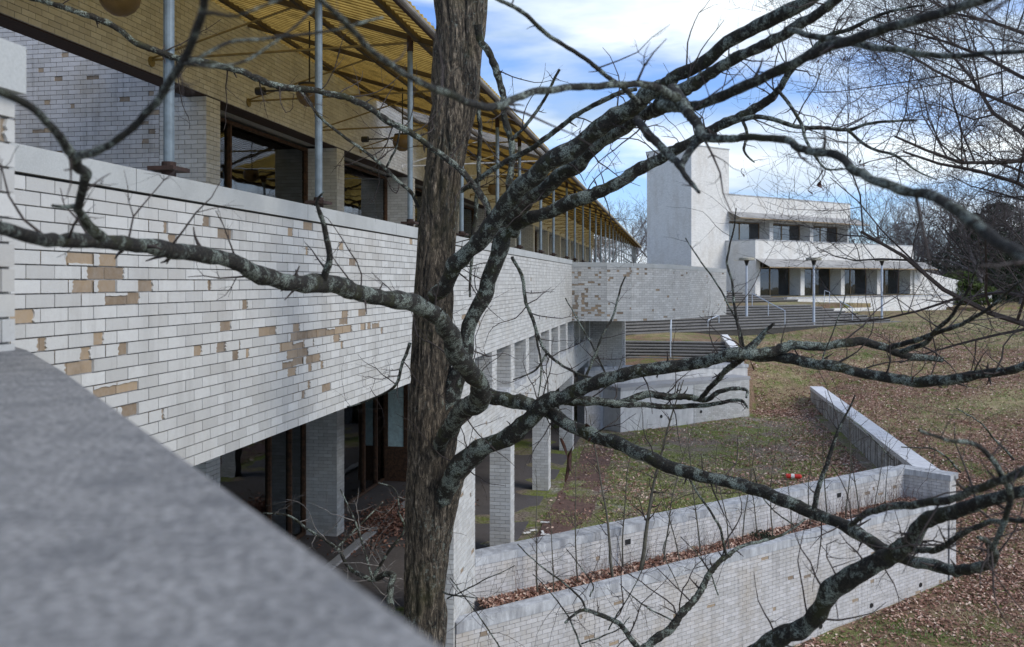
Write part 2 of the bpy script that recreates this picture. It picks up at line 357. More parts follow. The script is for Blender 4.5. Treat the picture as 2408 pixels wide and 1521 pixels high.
class MB:
    def __init__(s): s.v = []; s.f = []; s.t = []
    def hexa(s, c8, tone=.5, faces=None):
        b = len(s.v); s.v += [tuple(p) for p in c8]; s.t += [tone] * 8
        for q in (faces or ((0, 3, 2, 1), (4, 5, 6, 7), (0, 1, 5, 4), (1, 2, 6, 5), (2, 3, 7, 6), (3, 0, 4, 7))): s.f.append(tuple(b + i for i in q))
    def box(s, o, a, b, c, tone=.5):           # corner + three edge vectors
        o, a, b, c = map(lambda q: np.array(q, float), (o, a, b, c))
        if np.dot(np.cross(a, b), c) < 0: a, b = b, a
        s.hexa([o, o + a, o + a + b, o + b, o + c, o + a + c, o + a + b + c, o + b + c], tone)
    def fbox(s, c0, c1, u0, u1, z0, z1):      # box in the facade frame
        s.box(F(c0, u0, z0), np.array([*(-(c1 - c0) * NV), 0]), np.array([*((u1 - u0) * DV), 0]), (0, 0, z1 - z0))
    def gbox(s, p, g0, g1, n0, n1, z0, z1):   # box in the garden frame from point p
        q = np.array(p[:2]) + g0 * GD + n0 * GN
        s.box((q[0], q[1], z0), (*((g1 - g0) * GD), 0), (*((n1 - n0) * GN), 0), (0, 0, z1 - z0))
    def cyl(s, p, q, r, n=8, r2=None):
        p = Vector(p); q = Vector(q); d = (q - p).normalized(); x = d.orthogonal().normalized(); y = d.cross(x); b = len(s.v)
        for (P, R) in ((p, r), (q, r if r2 is None else r2)):
            for i in range(n):
                a = 2 * math.pi * i / n; s.v.append(tuple(P + (x * math.cos(a) + y * math.sin(a)) * R)); s.t.append(.5)
        for i in range(n): j = (i + 1) % n; s.f.append((b + i, b + j, b + n + j, b + n + i))
        s.f.append(tuple(b + n + i for i in range(n))); s.f.append(tuple(b + n - 1 - i for i in range(n)))
    def lathe(s, c, prof, n=20):
        b = len(s.v)
        for r, z in prof:
            for i in range(n):
                a = 2 * math.pi * i / n; s.v.append((c[0] + r * math.cos(a), c[1] + r * math.sin(a), c[2] + z)); s.t.append(.5)
        for k in range(len(prof) - 1):
            for i in range(n):
                j = (i + 1) % n; s.f.append((b + k * n + i, b + k * n + j, b + (k + 1) * n + j, b + (k + 1) * n + i))
    def build(s, name, mat, parent=None, smooth=False, **props):
        tone = s.t if mat in ('leaves',) or str(mat).endswith('_attr') else None
        return link(name, mesh(name, s.v, s.f, tone, True, smooth), mat, parent, **props)
def one(name, mat, parent, fn, *a, **k):
    m = MB(); getattr(m, fn)(*a); return m.build(name, mat, parent, **k)

# tube along a polyline with radii
def catmull(P, R, step):
    P = np.array(P, float); R = np.array(R, float); out = []; rr = []
    Q = np.vstack([2 * P[0] - P[1], P, 2 * P[-1] - P[-2]]); W = np.concatenate([[R[0]], R, [R[-1]]])
    for i in range(1, len(Q) - 2):
        n = max(1, int(np.linalg.norm(Q[i + 1] - Q[i]) / step))
        for k in range(n):
            t = k / n; p0, p1, p2, p3 = Q[i - 1:i + 3]
            out.append(.5 * ((2 * p1) + (-p0 + p2) * t + (2 * p0 - 5 * p1 + 4 * p2 - p3) * t * t + (-p0 + 3 * p1 - 3 * p2 + p3) * t ** 3))
            rr.append(W[i] * (1 - t) + W[i + 1] * t)
    out.append(P[-1]); rr.append(R[-1]); return np.array(out), np.array(rr)
def tube(TV, TF, P, R, n=8, rough=0., seed=0, cap=True):
    """append one tube to vertex list TV / quad list TF"""
    P = np.asarray(P, float); m = len(P); b = len(TV)
    T = np.gradient(P, axis=0); T /= (np.linalg.norm(T, axis=1)[:, None] + 1e-12)
    x = np.cross(T[0], (0.3, .2, 1.0)); x /= np.linalg.norm(x) + 1e-12
    for i in range(m):
        x = x - T[i] * np.dot(x, T[i]); x /= np.linalg.norm(x) + 1e-12; y = np.cross(T[i], x)
        for k in range(n):
            a = 2 * math.pi * k / n; r = R[i]
            d = x * math.cos(a) + y * math.sin(a)
            if rough: r *= 1 + rough * noise.noise(Vector((P[i] + d * R[i]) * (.35 / max(R[i], .006))) + Vector((seed, 0, 0)))
            TV.append(tuple(P[i] + d * r))
    for i in range(m - 1):
        for k in range(n): j = (k + 1) % n; TF.append((b + i * n + k, b + i * n + j, b + (i + 1) * n + j, b + (i + 1) * n + k))
    if cap:
        TV.append(tuple(P[-1] + T[-1] * R[-1] * .6)); e = len(TV) - 1; q = b + (m - 1) * n
        for k in range(n): TF.append((q + k, q + (k + 1) % n, e, e))

# ------------------------------------------------------------------ brick laying
UB = mesh('brick', [(0, 0, 0), (1, 0, 0), (1, 0, 1), (0, 0, 1), (0, -1, 0), (1, -1, 0), (1, -1, 1), (0, -1, 1)],
          [(4, 5, 6, 7), (0, 4, 7, 3), (5, 1, 2, 6), (7, 6, 2, 3), (0, 1, 5, 4)])
UBM = {}
def ubrick(mat):
    if mat not in UBM:
        m = UB.copy(); m.materials.append(M[mat]); UBM[mat] = m
    return UBM[mat]
MOD_L, MOD_H, JT = .203, .070, .0070
BRICKN = 0
def lay(parent, p0, d, nrm, length, z0, z1, n_ind=0, kind='brick', spalls=(), zfun=None, zbot=None, rnd=0., off=0, jit=.0012, hole=None, top_trim=True):
    """bricks proud of a backing plane. p0: xy of the start on the brick face; d, nrm: unit xy (d to the right seen from outside)."""
    p0 = np.array(p0[:2], float); d = np.array(d, float); nrm = np.array(nrm, float)
    rows = int(round((z1 - z0) / MOD_H)); mh = (z1 - z0) / max(rows, 1); L = []
    sp = {}; RG = []
    for (a, z, w) in spalls:
        r = int((z - z0) / mh); sp.setdefault(r, []).append((a - w / 2, a + w / 2))
    rr = random.Random(int(length * 100) + off)
    for r in range(rows):
        za = z0 + r * mh; a = -(MOD_L / 2 if (r + off) % 2 else 0)
        while a < length - .02:
            x0 = max(a, 0); x1 = min(a + MOD_L, length); a += MOD_L
            if x1 - x0 < .03: continue
            zt = za + mh
            xm = (x0 + x1) / 2
            if zfun and zt > zfun(xm) + .001: continue
            if zbot and za < zbot(xm) - .001: continue
            if hole and hole(xm, za + mh / 2): continue
            segs = [(x0, x1, 0)]
            for (s0, s1) in sp.get(r, ()):
                new = []
                for (q0, q1, t) in segs:
                    if t or s1 <= q0 or s0 >= q1: new.append((q0, q1, t)); continue
                    u0 = max(s0, q0); u1 = min(s1, q1)
                    if u0 - q0 < .035: u0 = q0
                    if q1 - u1 < .035: u1 = q1
                    if u0 > q0: new.append((q0, u0, 0))
                    new.append((u0, u1, 1))
                    if q1 > u1: new.append((u1, q1, 0))
                segs = new
            if rnd and len(segs) == 1 and rr.random() < (rnd(xm, za) if callable(rnd) else rnd):
                f = rr.random()
                if f < .4: segs = [(x0, x1, 1)]
                else:
                    m_ = x0 + (x1 - x0) * rr.uniform(.3, .7); segs = [(x0, m_, 0), (m_, x1, 1)] if f < .7 else [(x0, m_, 1), (m_, x1, 0)]
            if any(t for (_, _, t) in segs):
                L.append((x0 + JT / 2, x1 - JT / 2, za + JT / 2, zt - JT / 2, 1, rr.uniform(-1, 1))); b0, b1, c0, c1 = x0 + JT / 2, x1 - JT / 2, za + JT / 2, zt - JT / 2
                if len(segs) == 1:
                    k_ = rr.random()
                    if k_ < .30: RG.append(('h', b0, b1, c1 - rr.uniform(.006, .018), c1, 1))
                    elif k_ < .5: RG.append(('h', b0, b1, c0 + rr.uniform(.006, .014), c0, 1))
                    elif k_ < .7: RG.append(('v', b0, b0 + rr.uniform(.012, .05), c0, c1, 1))
                else:
                    for (q0, q1, t) in segs:
                        if not t:
                            if q0 <= x0: RG.append(('v', b0, q1, c0, c1, 1))
                            else: RG.append(('v', b1, q0, c0, c1, -1))
                continue
            for (q0, q1, t) in segs:
                j0 = JT / 2 if q0 == x0 else 0; j1 = JT / 2 if q1 == x1 else 0
                L.append((q0 + j0, q1 - j1, za + JT / 2, zt - JT / 2, t, rr.uniform(-1, 1)))
    # rank by size on the picture
    def area(b):
        c = p0 + d * (b[0] + b[1]) / 2; z = (b[2] + b[3]) / 2
        if c[1] < .5: return 0
        X, Y = proj((c[0], c[1], z))
        if not (-20 < X < 2427 and -20 < Y < 1541): return 0
        cosv = abs(np.dot(nrm, c) / np.linalg.norm(c))
        return (b[1] - b[0]) * (b[3] - b[2]) * cosv / c[1] ** 2
    idx = sorted(range(len(L)), key=lambda i: -area(L[i])) if n_ind else []
    ind = set(idx[:n_ind]) if n_ind else set()
    ang = math.atan2(d[1], d[0]); flip = np.dot(np.array([d[1], -d[0]]), nrm) < 0
    VV = {0: [], 1: []}; TT = {0: [], 1: []}
    for i, (a0, a1, za, zb, t, j) in enumerate(L):
        out = (-.009 + .003 * j) if t else (jit * j)
        if i in ind:
            o = bpy.data.objects.new('brick', ubrick(('spall' if t else kind) + '_obj')); COL.objects.link(o)
            q = p0 + d * a0 + nrm * (out - .025)
            o.location = (q[0], q[1], za); o.rotation_euler = (0, 0, ang)
            o.scale = (a1 - a0, -.025 if flip else .025, zb - za); o.parent = parent
        else:
            for (aa, nn, zz) in ((a0, 0, za), (a1, 0, za), (a1, 0, zb), (a0, 0, zb), (a0, 1, za), (a1, 1, za), (a1, 1, zb), (a0, 1, zb)):
                q = p0 + d * aa + nrm * (out - .025 + .025 * nn); VV[t].append((q[0], q[1], zz))
            TT[t] += [(j * .5 + .5)] * 8
    if RG:
        V_, F_ = [], []
        def P3(a, z, o): q = p0 + d * a + nrm * o; return (q[0], q[1], z)
        for (m_, a0, a1, z0_, z1_, sg) in RG:
            n_ = 6; ln_ = []
            for i in range(n_ + 1):
                t = i / n_; jj = rr.uniform(-1, 1)
                ln_.append((a1 + jj * .009, z0_ + (z1_ - z0_) * t, a0, z0_ + (z1_ - z0_) * t) if m_ == 'v' else (a0 + (a1 - a0) * t, z0_ + jj * .005, a0 + (a1 - a0) * t, z1_))
            b_ = len(V_)
            for (pa, pz, qa, qz) in ln_: V_ += [P3(pa, pz, .0), P3(qa, qz, .0), P3(pa, pz, -.012)]
            for i in range(n_): k_ = b_ + 3 * i; F_.append((k_, k_ + 3, k_ + 4, k_ + 1)); F_.append((k_, k_ + 2, k_ + 5, k_ + 3))
        link('brick_face', mesh('brick_face', V_, np.array(F_), [.6] * len(V_), False), kind + '_attr', parent, kind='stuff')
    for t in (0, 1):
        if VV[t]:
            nb = len(VV[t]) // 8; base = np.array([(4, 5, 6, 7), (0, 4, 7, 3), (5, 1, 2, 6), (7, 6, 2, 3), (0, 1, 5, 4)])
            if flip: base = base[:, ::-1]
            FF = (base[None] + (np.arange(nb) * 8)[:, None, None]).reshape(-1, 4)
            link('brick', mesh('brick', VV[t], FF, TT[t], False), ('spall' if t else kind) + '_attr', parent, kind='stuff')
BK = .013       # backing sits this far behind the brick faces

# ------------------------------------------------------------------ ground
ctrl = np.array([(9.8, 19.8, -6.65), (5.9, 16.6, -6.9), (0, 9, -7.3), (-3, 2, -7.6), (15, 24, -6.1), (20, 22, -6.4), (12.9, 37, -4.35), (11, 28, -5.3), (10.5, 38.5, -3.95),
    (5, 40, -3.15), (12, 47, -2.95), (13.3, 50.7, -2.72), (17.5, 52, -2.6), (23.6, 57, -2.5), (23, 71, -2.62), (44, 86, -2.85), (60, 90, -2.7), (25, 40, -4.0), (28, 30, -5.2), (45, 50, -3.2),
    (60, 30, -5.2), (90, 60, -3.2), (30, 10, -7.4), (10, 8, -7.4), (2, 60, -1.6), (15, 95, -1.4), (-20, 110, -1.5), (100, 110, -2.6), (-40, 60, -2), (40, 120, -2.2), (8.2, 36.9, -3.42), (5, 37.4, -3.38), (5, 41.2, -2.74), (8.5, 40.7, -2.74), (6.5, 42.6, -2.68), (9.8, 44.9, -2.68)], float)
def tps_fit(c):
    n = len(c); D = np.hypot(c[:, None, 0] - c[None, :, 0], c[:, None, 1] - c[None, :, 1])
    K = np.where(D > 0, D ** 2 * np.log(D + 1e-9), 0) + np.eye(n) * 3
    P = np.hstack([np.ones((n, 1)), c[:, :2]]); A = np.block([[K, P], [P.T, np.zeros((3, 3))]])
    return np.linalg.solve(A, np.concatenate([c[:, 2], np.zeros(3)]))
TW = tps_fit(ctrl)
def outer(x, y):
    x = np.clip(np.asarray(x, float), -60, 130); y = np.clip(np.asarray(y, float), -10, 140)
    D = np.hypot(x[..., None] - ctrl[:, 0], y[..., None] - ctrl[:, 1])
    z = (np.where(D > 0, D ** 2 * np.log(D + 1e-9), 0) * TW[:len(ctrl)]).sum(-1) + TW[-3] + TW[-2] * x + TW[-1] * y
    return np.clip(z, -8, -1.2)
A_IN = np.array([-.58, 13.9]); A_OUT = np.array([-.79, 12.6])       # starts of the two planter walls
W3 = 5.5                                                            # n of the long side wall
RW = np.array([3.1, 31.1])                                          # start of the retaining wall
TERR = -5.15
def sstep(t): t = np.clip(t, 0, 1); return t * t * (3 - 2 * t)
def ground(x, y):
    x = np.asarray(x, float); y = np.asarray(y, float); z = outer(x, y)
    n = NV[0] * x + NV[1] * y; u = DV[0] * x + DV[1] * y
    s_in = (x - A_IN[0]) * GN[0] + (y - A_IN[1]) * GN[1]
    s_rw = (x - RW[0]) * GN[0] + (y - RW[1]) * GN[1]; g_rw = (x - RW[0]) * GD[0] + (y - RW[1]) * GD[1]
    tz = TERR + .12 * sstep((u - 24) / 10) * sstep((n - 3.5) / 2) + 0 * u
    wt = sstep((u - 36.9) / 4.6); lat = sstep((n - 4.6) / 3.4)
    zz_ = outer(x, y); soft = tz * (1 - np.maximum(wt, lat)) + zz_ * np.maximum(wt, lat)
    inside = (s_in < -.17) & (n < W3 + .2)
    behind = (s_rw < -.15) & (g_rw < 8.15)
    z = np.where(inside & (~behind) & (u <= 37.0), tz, z)
    z = np.where((~behind) & (u > 37.0) & (s_in < 0) & (n > 1.0), soft, z)
    left = (n < -2.7) & (u < 31.5)
    z = np.where(left & inside, TERR, z)
    z = np.where(left & ~inside, np.minimum(TERR, z), z)
    plant = (s_in >= -.17) & (s_in < .80) & (n > -3.1) & (n < 5.7)
    return np.where(plant, -5.4, z)
def make_ground():
    us = np.concatenate([np.arange(-12, 9, 1.5), np.arange(9, 42, .16), np.arange(42, 75, .8), np.arange(75, 160, 4), np.arange(160, 900, 60)])
    ns = np.concatenate([np.arange(-500, -70, 50), np.arange(-70, -10, 5), np.arange(-10, -3, .8), np.arange(-3, 12, .16), np.arange(12, 40, .6), np.arange(40, 160, 5), np.arange(160, 900, 60)])
    N, U = np.meshgrid(ns, us); X = N * NV[0] + U * DV[0]; Y = N * NV[1] + U * DV[1]; Z = ground(X, Y)
    for i in range(0, Z.shape[0]):
        if us[i] > 60: continue
        for j in range(0, Z.shape[1]):
            if -5 < ns[j] < 40: Z[i, j] += .035 * noise.noise(Vector((X[i, j] * .9, Y[i, j] * .9, 0)))
    V = np.stack([X, Y, Z], -1).reshape(-1, 3); a, b = N.shape
    I = np.arange(a * b).reshape(a, b); Fc = np.stack([I[:-1, :-1], I[:-1, 1:], I[1:, 1:], I[1:, :-1]], -1).reshape(-1, 4)
    n = V[:, 0] * NV[0] + V[:, 1] * NV[1]; u = V[:, 0] * DV[0] + V[:, 1] * DV[1]; s_in = (V[:, :2] - A_IN) @ GN
    zone = ((s_in < 0) & (n < W3)) * (1 - sstep((u - 33.5) / 4.5))
    me = mesh('ground', V, Fc, zone, False, True); me.materials.append(M['ground'])
    link('ground', me, None, None, kind='structure')
make_ground()

# ------------------------------------------------------------------ the long building
BLD = thing('office_building', F(CW, 30, TERR), 'long white brick building with balcony parapet, window bays and yellow corrugated canopy', 'building')
PT, PB, CPH = .649, -1.193, .13            # parapet top, parapet bottom, coping height
U0, U1 = -2.0, UY(CP, 27.06)
def wall_uv(x, y):                          # picture point -> (u, z) on the facade plane
    u = on_plane(x, CP); Y = F(CP, u, 0)[1]; return u, -(y - HY) / FP * Y
def facade(parent, u0, u1, z0, z1, c=CP, thick=.35, n_ind=0, **k):
    w = MB(); w.fbox(c + BK, c + thick, u0, u1, z0, z1)
    o = w.build(k.pop('name', 'wall'), 'mortar', parent)
    lay(o, F(c, u0, 0), DV, NV, u1 - u0, z0, z1, n_ind, **k); return o
sp4 = [(555,310,170),(730,320,150),(665,410,100),(820,410,100),(575,505,120),(740,505,140),(1035,500,80),(810,590,140),(935,590,90),(170,720,140),(695,870,70),(295,905,65),(600,975,70),(865,945,65),(555,1080,190),(735,1235,120),(880,1200,140),(905,1370,100),(1447,45,45),(1580,135,90),(1470,495,25),(1720,640,40),(1585,785,80),(1885,825,110),(1395,960,45),(1555,940,65),(1665,920,50),(1655,990,40),(1740,980,20),(2085,800,40),(2075,860,70),(2140,845,70),(2210,840,60),(2260,835,50),(2330,825,60),(2385,820,40),(2010,930,90),(2105,920,70),(2180,905,50),(2250,890,30),(2365,870,50),(2055,990,80),(2135,975,60),(2205,955,50),(2020,1060,70),(2095,1045,60),(2200,1020,100),(2050,1115,60),(2180,1080,20),(2215,1070,25),(2260,1060,20),(2040,120,35),(2085,120,20),(2165,80,60),(2155,255,20),(1145,1420,20),(2130,1265,25),(2170,1200,20),(1210,155,55),(1160,105,25)]
sp5 = [(80,330,50),(0,215,30),(25,695,45),(150,690,50),(15,755,60),(150,785,30),(195,780,25),(245,770,45),(15,810,50),(60,810,35),(285,815,15),(5,920,20),(860,700,30),(880,800,20),(1310,1210,50)]
spl = []
for (X, Y, w) in sp4:
    x, y = .3349 * X, 509.3 + .3349 * Y; a, z = wall_uv(x, y); b, _ = wall_uv(x + .3349 * w / 2, y); spl.append((a - U0, z, 2 * (b - a)))
for (X, Y, w) in sp5:
    x, y = 802.4 + .3349 * X, 509.3 + .3349 * Y; a, z = wall_uv(x, y); b, _ = wall_uv(x + .3349 * w / 2, y); spl.append((a - U0, z, 2 * (b - a)))
PW = facade(BLD, U0, U1, PB, PT - CPH - .012, name='parapet_wall', n_ind=300, spalls=spl, rnd=.003)
# coping stones, 8 ft each, over a dark recessed joint
one('coping_joint', 'black', PW, 'fbox', CP + .02, CP + .33, U0, U1, PT - CPH - .012, PT - CPH)
st = UY(CP, 5.13) - 2.44 * 3
while st < U1:
    a, b = max(st, U0), min(st + 2.44, U1)
    if b - a > .1: one('coping_stone', 'coping', PW, 'fbox', CP - .012, CP + .37, a + .004, b - .004, PT - CPH, PT)
    st += 2.44
# nearer return of the parapet at the left edge of the picture
CR = 1.80; ur = on_plane(37, CR); PR = MB(); PR.fbox(CR + BK, 2.6, -.6, ur - .01, -1.2, PT - CPH); PR = PR.build('parapet_return', 'mortar', BLD)
lay(PR, F(CR, -.6, 0), DV, NV, ur + .6, -1.2, PT - CPH, 0, rnd=.10)
one('coping_stone', 'coping', PR, 'fbox', 1.765, 2.62, -.6, on_plane(62, 1.765), PT - CPH, PT)
# floor slab of the balcony, and everything under it
UE = UY(CP, 75); piers0 = UY(CW, 13.0)
one('floor_slab', 'ceil', BLD, 'fbox', CP + .352, 13, -3, UE, PB + .01, -.42)
one('ground_floor_paving', 'paver', BLD, 'fbox', CP + .02, 13, -3, 33.5, TERR - .4, TERR + .004)
one('roof_slab', 'conc', BLD, 'fbox', CW + .33, 13, piers0 + .42, UE, 2.75, 3.05)

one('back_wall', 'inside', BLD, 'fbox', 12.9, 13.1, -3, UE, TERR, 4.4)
# upper storey: beam band over the openings, square piers between them
band = MB(); band.fbox(CW + BK, CW + .32, -3, 38, 2.72, 4.22); band = band.build('upper_band', 'mortar', BLD)
ub = lambda x, z: .01
lay(band, F(CW, 4.5, 0), DV, NV, 33.5, 2.72, 4.18, 0, kind='brick')
w = MB(); w.fbox(CW, CW + .32, 38.002, UE, 2.72, 4.22); w.build('upper_band', 'farmain', BLD)
one('band_soffit', 'rust', band, 'fbox', CW + .02, CW + .33, -3, 38, 2.705, 2.718)
piers_u = [UY(CW, 13.0) + i * 5.03 / math.cos(TH) for i in range(13)]
for i, uu in enumerate(piers_u):
    if i < 4:
        p = MB(); p.fbox(CW + BK, CW + .75, uu + BK, uu + .406, -.42, 2.704); p = p.build('pier', 'mortar', BLD)
        lay(p, F(CW, uu, 0), DV, NV, .406, -.42, 2.70, 0)
        lay(p, F(CW + .75, uu, 0), NV, -DV, .75, -.42, 2.70, 0, off=1)
    else:
        one('pier', 'farmain', BLD, 'fbox', CW, CW + .75, uu, uu + .406, -.42, 2.704)
# entrance recess at the far left: a cross wall of stained brick
cw = MB(); cw.fbox(CW + .752, 12.8, piers_u[0] + BK, piers_u[0] + .4, -.42, 4.0); cw = cw.build('cross_wall', 'mortar_dark', BLD)
lay(cw, F(12.8, piers_u[0], 0), NV, -DV, 12.8 - CW - .752, -.42, 4.0, 0, kind='gbrick', rnd=.04)
def window(parent, u0, u1, z0, z1, c, muls, curt=(), wood='wood', glass='glass', door=None):
    f = MB(); t = .055
    f.fbox(c, c + .1, u0, u0 + t, z0, z1); f.fbox(c, c + .1, u1 - t, u1, z0, z1)
    f.fbox(c, c + .1, u0 + t, u1 - t, z1 - t, z1); f.fbox(c, c + .1, u0 + t, u1 - t, z0, z0 + t)
    for m_ in muls: f.fbox(c - .005, c + .105, m_ - t / 2, m_ + t / 2, z0 + t, z1 - t)
    o = f.build('window', wood, parent); e = [u0 + t] + sorted(muls) + [u1 - t]
    for a, b in zip(e[:-1], e[1:]):
        one('pane', glass, o, 'fbox', c + .05, c + .058, a + .02, b - .02, z0 + t, z1 - t)
    for (a, b, mt) in curt:
        v = MB(); n = max(4, int((b - a) / .06))
        for k in range(n):
            p = a + (b - a) * k / n; q = a + (b - a) * (k + 1) / n; d0, d1 = (.14 + .03 * (k % 2)), (.14 + .03 * ((k + 1) % 2)); i0 = len(v.v)
            for (cc, uu_) in ((c + d0, p), (c + d1, q)):
                for z in (z0 + .05, z1 - .05): v.v.append(F(cc, uu_, z)); v.t.append(.5)
            v.f.append((i0, i0 + 2, i0 + 3, i0 + 1))
        v.build('curtain', mt, o)
    return o
for i in range(12):
    a = piers_u[i] + .408; b = piers_u[i + 1] - .002
    window(BLD, a, b, -.40, 2.70, CW + .62, [a + 1.25 if i else a + 1.5], [(b - 1.1, b - .25, 'curtp')] if i < 2 else [(a + .2, a + 1.2, 'curt')])
# room walls hanging down from the piers inside, so that rooms read as dark
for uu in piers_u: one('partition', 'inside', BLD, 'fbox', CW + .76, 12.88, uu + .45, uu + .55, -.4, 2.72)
# lower storey left of the tree: piers and glazing behind an open walk
for i in range(-1, 4):
    uu = piers_u[0] + (i + 0) * 5.03 / math.cos(TH); p = MB(); p.fbox(CW + BK, CW + .70, uu + BK, uu + .406, TERR, PB + .008)
    p = p.build('lower_pier', 'mortar', BLD)
    lay(p, F(CW, uu, 0), DV, NV, .406, TERR, PB, 0); lay(p, F(CW + .70, uu, 0), NV, -DV, .70, TERR, PB, 0, off=1)
    if i == 2:
        m = MB(); q = F(CW + .33, uu - .004, TERR + 1.0); m.cyl(q, (q[0] - DV[0] * .02, q[1] - DV[1] * .02, q[2]), .11, 20); m.build('round_vent', 'black', BLD)
    a = uu + .408; b = uu + 5.03 / math.cos(TH) - .002
    window(BLD, a, b, TERR + .02, PB, CW + .66, [a + 3.1, a + 4.0], [(a + .1, a + 1.0, 'curtp'), (a + 1.5, a + 3.0, 'curtp')])
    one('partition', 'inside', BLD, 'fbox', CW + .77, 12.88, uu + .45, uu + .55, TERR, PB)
# orange-brown timber door leaf standing ajar beside the second lower pier
dd = MB(); du = piers_u[0] + 2 * 5.03 / math.cos(TH) - .12
for (c0, c1, z0, z1) in ((6.75, 6.85, TERR, PB - .05), (7.28, 7.36, TERR, PB - .05), (6.85, 7.28, TERR, TERR + .9), (6.85, 7.28, PB - .2, PB - .05)):
    dd.fbox(c0, c1, du, du + .05, z0 + .01, z1)
dd = dd.build('door', 'wood', BLD); one('pane', 'curtp', dd, 'fbox', 6.86, 7.27, du + .02, du + .028, TERR + .9, PB - .2)
one('kerb', 'conc', BLD, 'fbox', 6.0, 6.18, -1, 26, TERR + .004, TERR + .05)

# solid pier, spandrel band, fins and columns right of the tree
ua, ub_ = UY(CP, 12.55), UY(CP, 13.9)
p = MB(); p.fbox(CP + BK, CP + .41, ua + BK, ub_ - BK, -7.6, PB - .002); p = p.build('corner_pier', 'mortar', BLD)
lay(p, F(CP, ua, 0), DV, NV, ub_ - ua, -7.6, PB, 90, rnd=.02); lay(p, F(CP + .41, ua, 0), NV, -DV, .41, -7.6, PB, 0, off=1)
lay(p, F(CP, ub_, 0), -NV, DV, .41, -7.6, PB, 0, off=1)
BT, BB = -2.0, -2.85
UE2 = UY(CP, 37)
b = MB(); b.fbox(CP + BK, CP + .41, ub_, UE2, BB, BT - .10); b = b.build('spandrel_band', 'mortar', BLD)
lay(b, F(CP, ub_, 0), DV, NV, UE2 - ub_, BB, BT - .10, 0, rnd=.06)
fx = [UY(CP, 15.6) - 1.757 + 1.757 * k for k in range(0, 12)]
prev = ub_
for k, e in enumerate(fx):
    s = e - .406
    if s > prev + .2: one('sill', 'gcoping', BLD, 'fbox', CP - .01, CP + .41, prev + .004, s - .004, BT - .10, BT)
    if s < ub_: continue
    f = MB(); f.fbox(CP + BK, CP + .60, s + BK, e, BT - .10, PB - .002); f = f.build('fin', 'mortar', BLD)
    lay(f, F(CP, s, 0), DV, NV, .406, BT - .10, PB, 0); lay(f, F(CP + .6, s, 0), NV, -DV, .60, BT - .10, PB, 0, off=1)
    prev = e
cols = [on_plane(1209, CP), on_plane(1294.5, CP), on_plane(1349, CP), on_plane(1386, CP)]
for k, e in enumerate(cols):
    s = e - .406; f = MB(); f.fbox(CP + BK, CP + .406 - BK, s + BK, e, TERR - .02, BB - .002); f = f.build('column', 'mortar', BLD)
    lay(f, F(CP, s, 0), DV, NV, .406, TERR, BB, 40 if k < 2 else 0); lay(f, F(CP + .406, s, 0), NV, -DV, .406, TERR, BB, 60 if k < 2 else 0, off=1)
one('lower_back_wall', 'farmain', BLD, 'fbox', 6.6, 6.9, 24, 45, TERR, PB + .005)

# canopy: sloping corrugated sheets on poles, ties and struts
SL = .314; HP = 3.0; CPOLE = 3.2
def roofz(c): return HP + (c - CPOLE) * SL
CE = 2.72; CT = CW + .30
def sheet(u0, u1, mat):
    pitch = .15; n = int((u1 - u0) / pitch * 8); V = []; Fq = []; T_ = []
    far = u0 > 30
    if far: n = int((u1 - u0) / .23 * 8); pitch = .23
    for i in range(n + 1):
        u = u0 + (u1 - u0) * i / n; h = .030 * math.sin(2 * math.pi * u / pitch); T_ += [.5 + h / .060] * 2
        for c in (CE, CT): V.append(F(c, u, roofz(c) + .06 + h))
    for i in range(n): k = 2 * i; Fq.append((k, k + 2, k + 3, k + 1))
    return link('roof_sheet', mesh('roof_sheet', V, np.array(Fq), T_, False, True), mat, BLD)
RE = UY(CE, 76)
u = 1.0; k = 0
while u < RE:
    L = 2.65 if u < 30 else 7.9
    a, b_ = u, min(u + L, RE); wht = 20.4 < (a + b_) / 2 < 22.8
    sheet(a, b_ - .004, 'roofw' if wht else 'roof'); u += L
for c in (CE + .40, 4.6, 6.3):
    m = MB(); q0 = np.array(F(c, 1, roofz(c) - .03)); m.box(q0, (*(NV * .06), 0), (*(DV * (RE - 1)), 0), (0, 0, .07)); m.build('purlin', 'purlin', BLD)
m = MB(); m.cyl(F(CE - .02, 1, roofz(CE) - .02), F(CE - .02, RE, roofz(CE) - .02), .032, 10); m.build('gutter', 'gutter', BLD)
m = MB(); m.fbox(CE + .03, CE + .06, 1, RE, roofz(CE) - .03, roofz(CE) + .05); m.build('eaves_board', 'rust', BLD)
pole_x = [397, 749, 964, None, 1169, 1221, 1271, 1301, 1332, 1351]
pu = []
for i, x in enumerate(pole_x): pu.append(UY(CPOLE, 13.65) if x is None else on_plane(x, CPOLE))
while pu[-1] < RE - 2.7: pu.append(pu[-1] + 2.64)
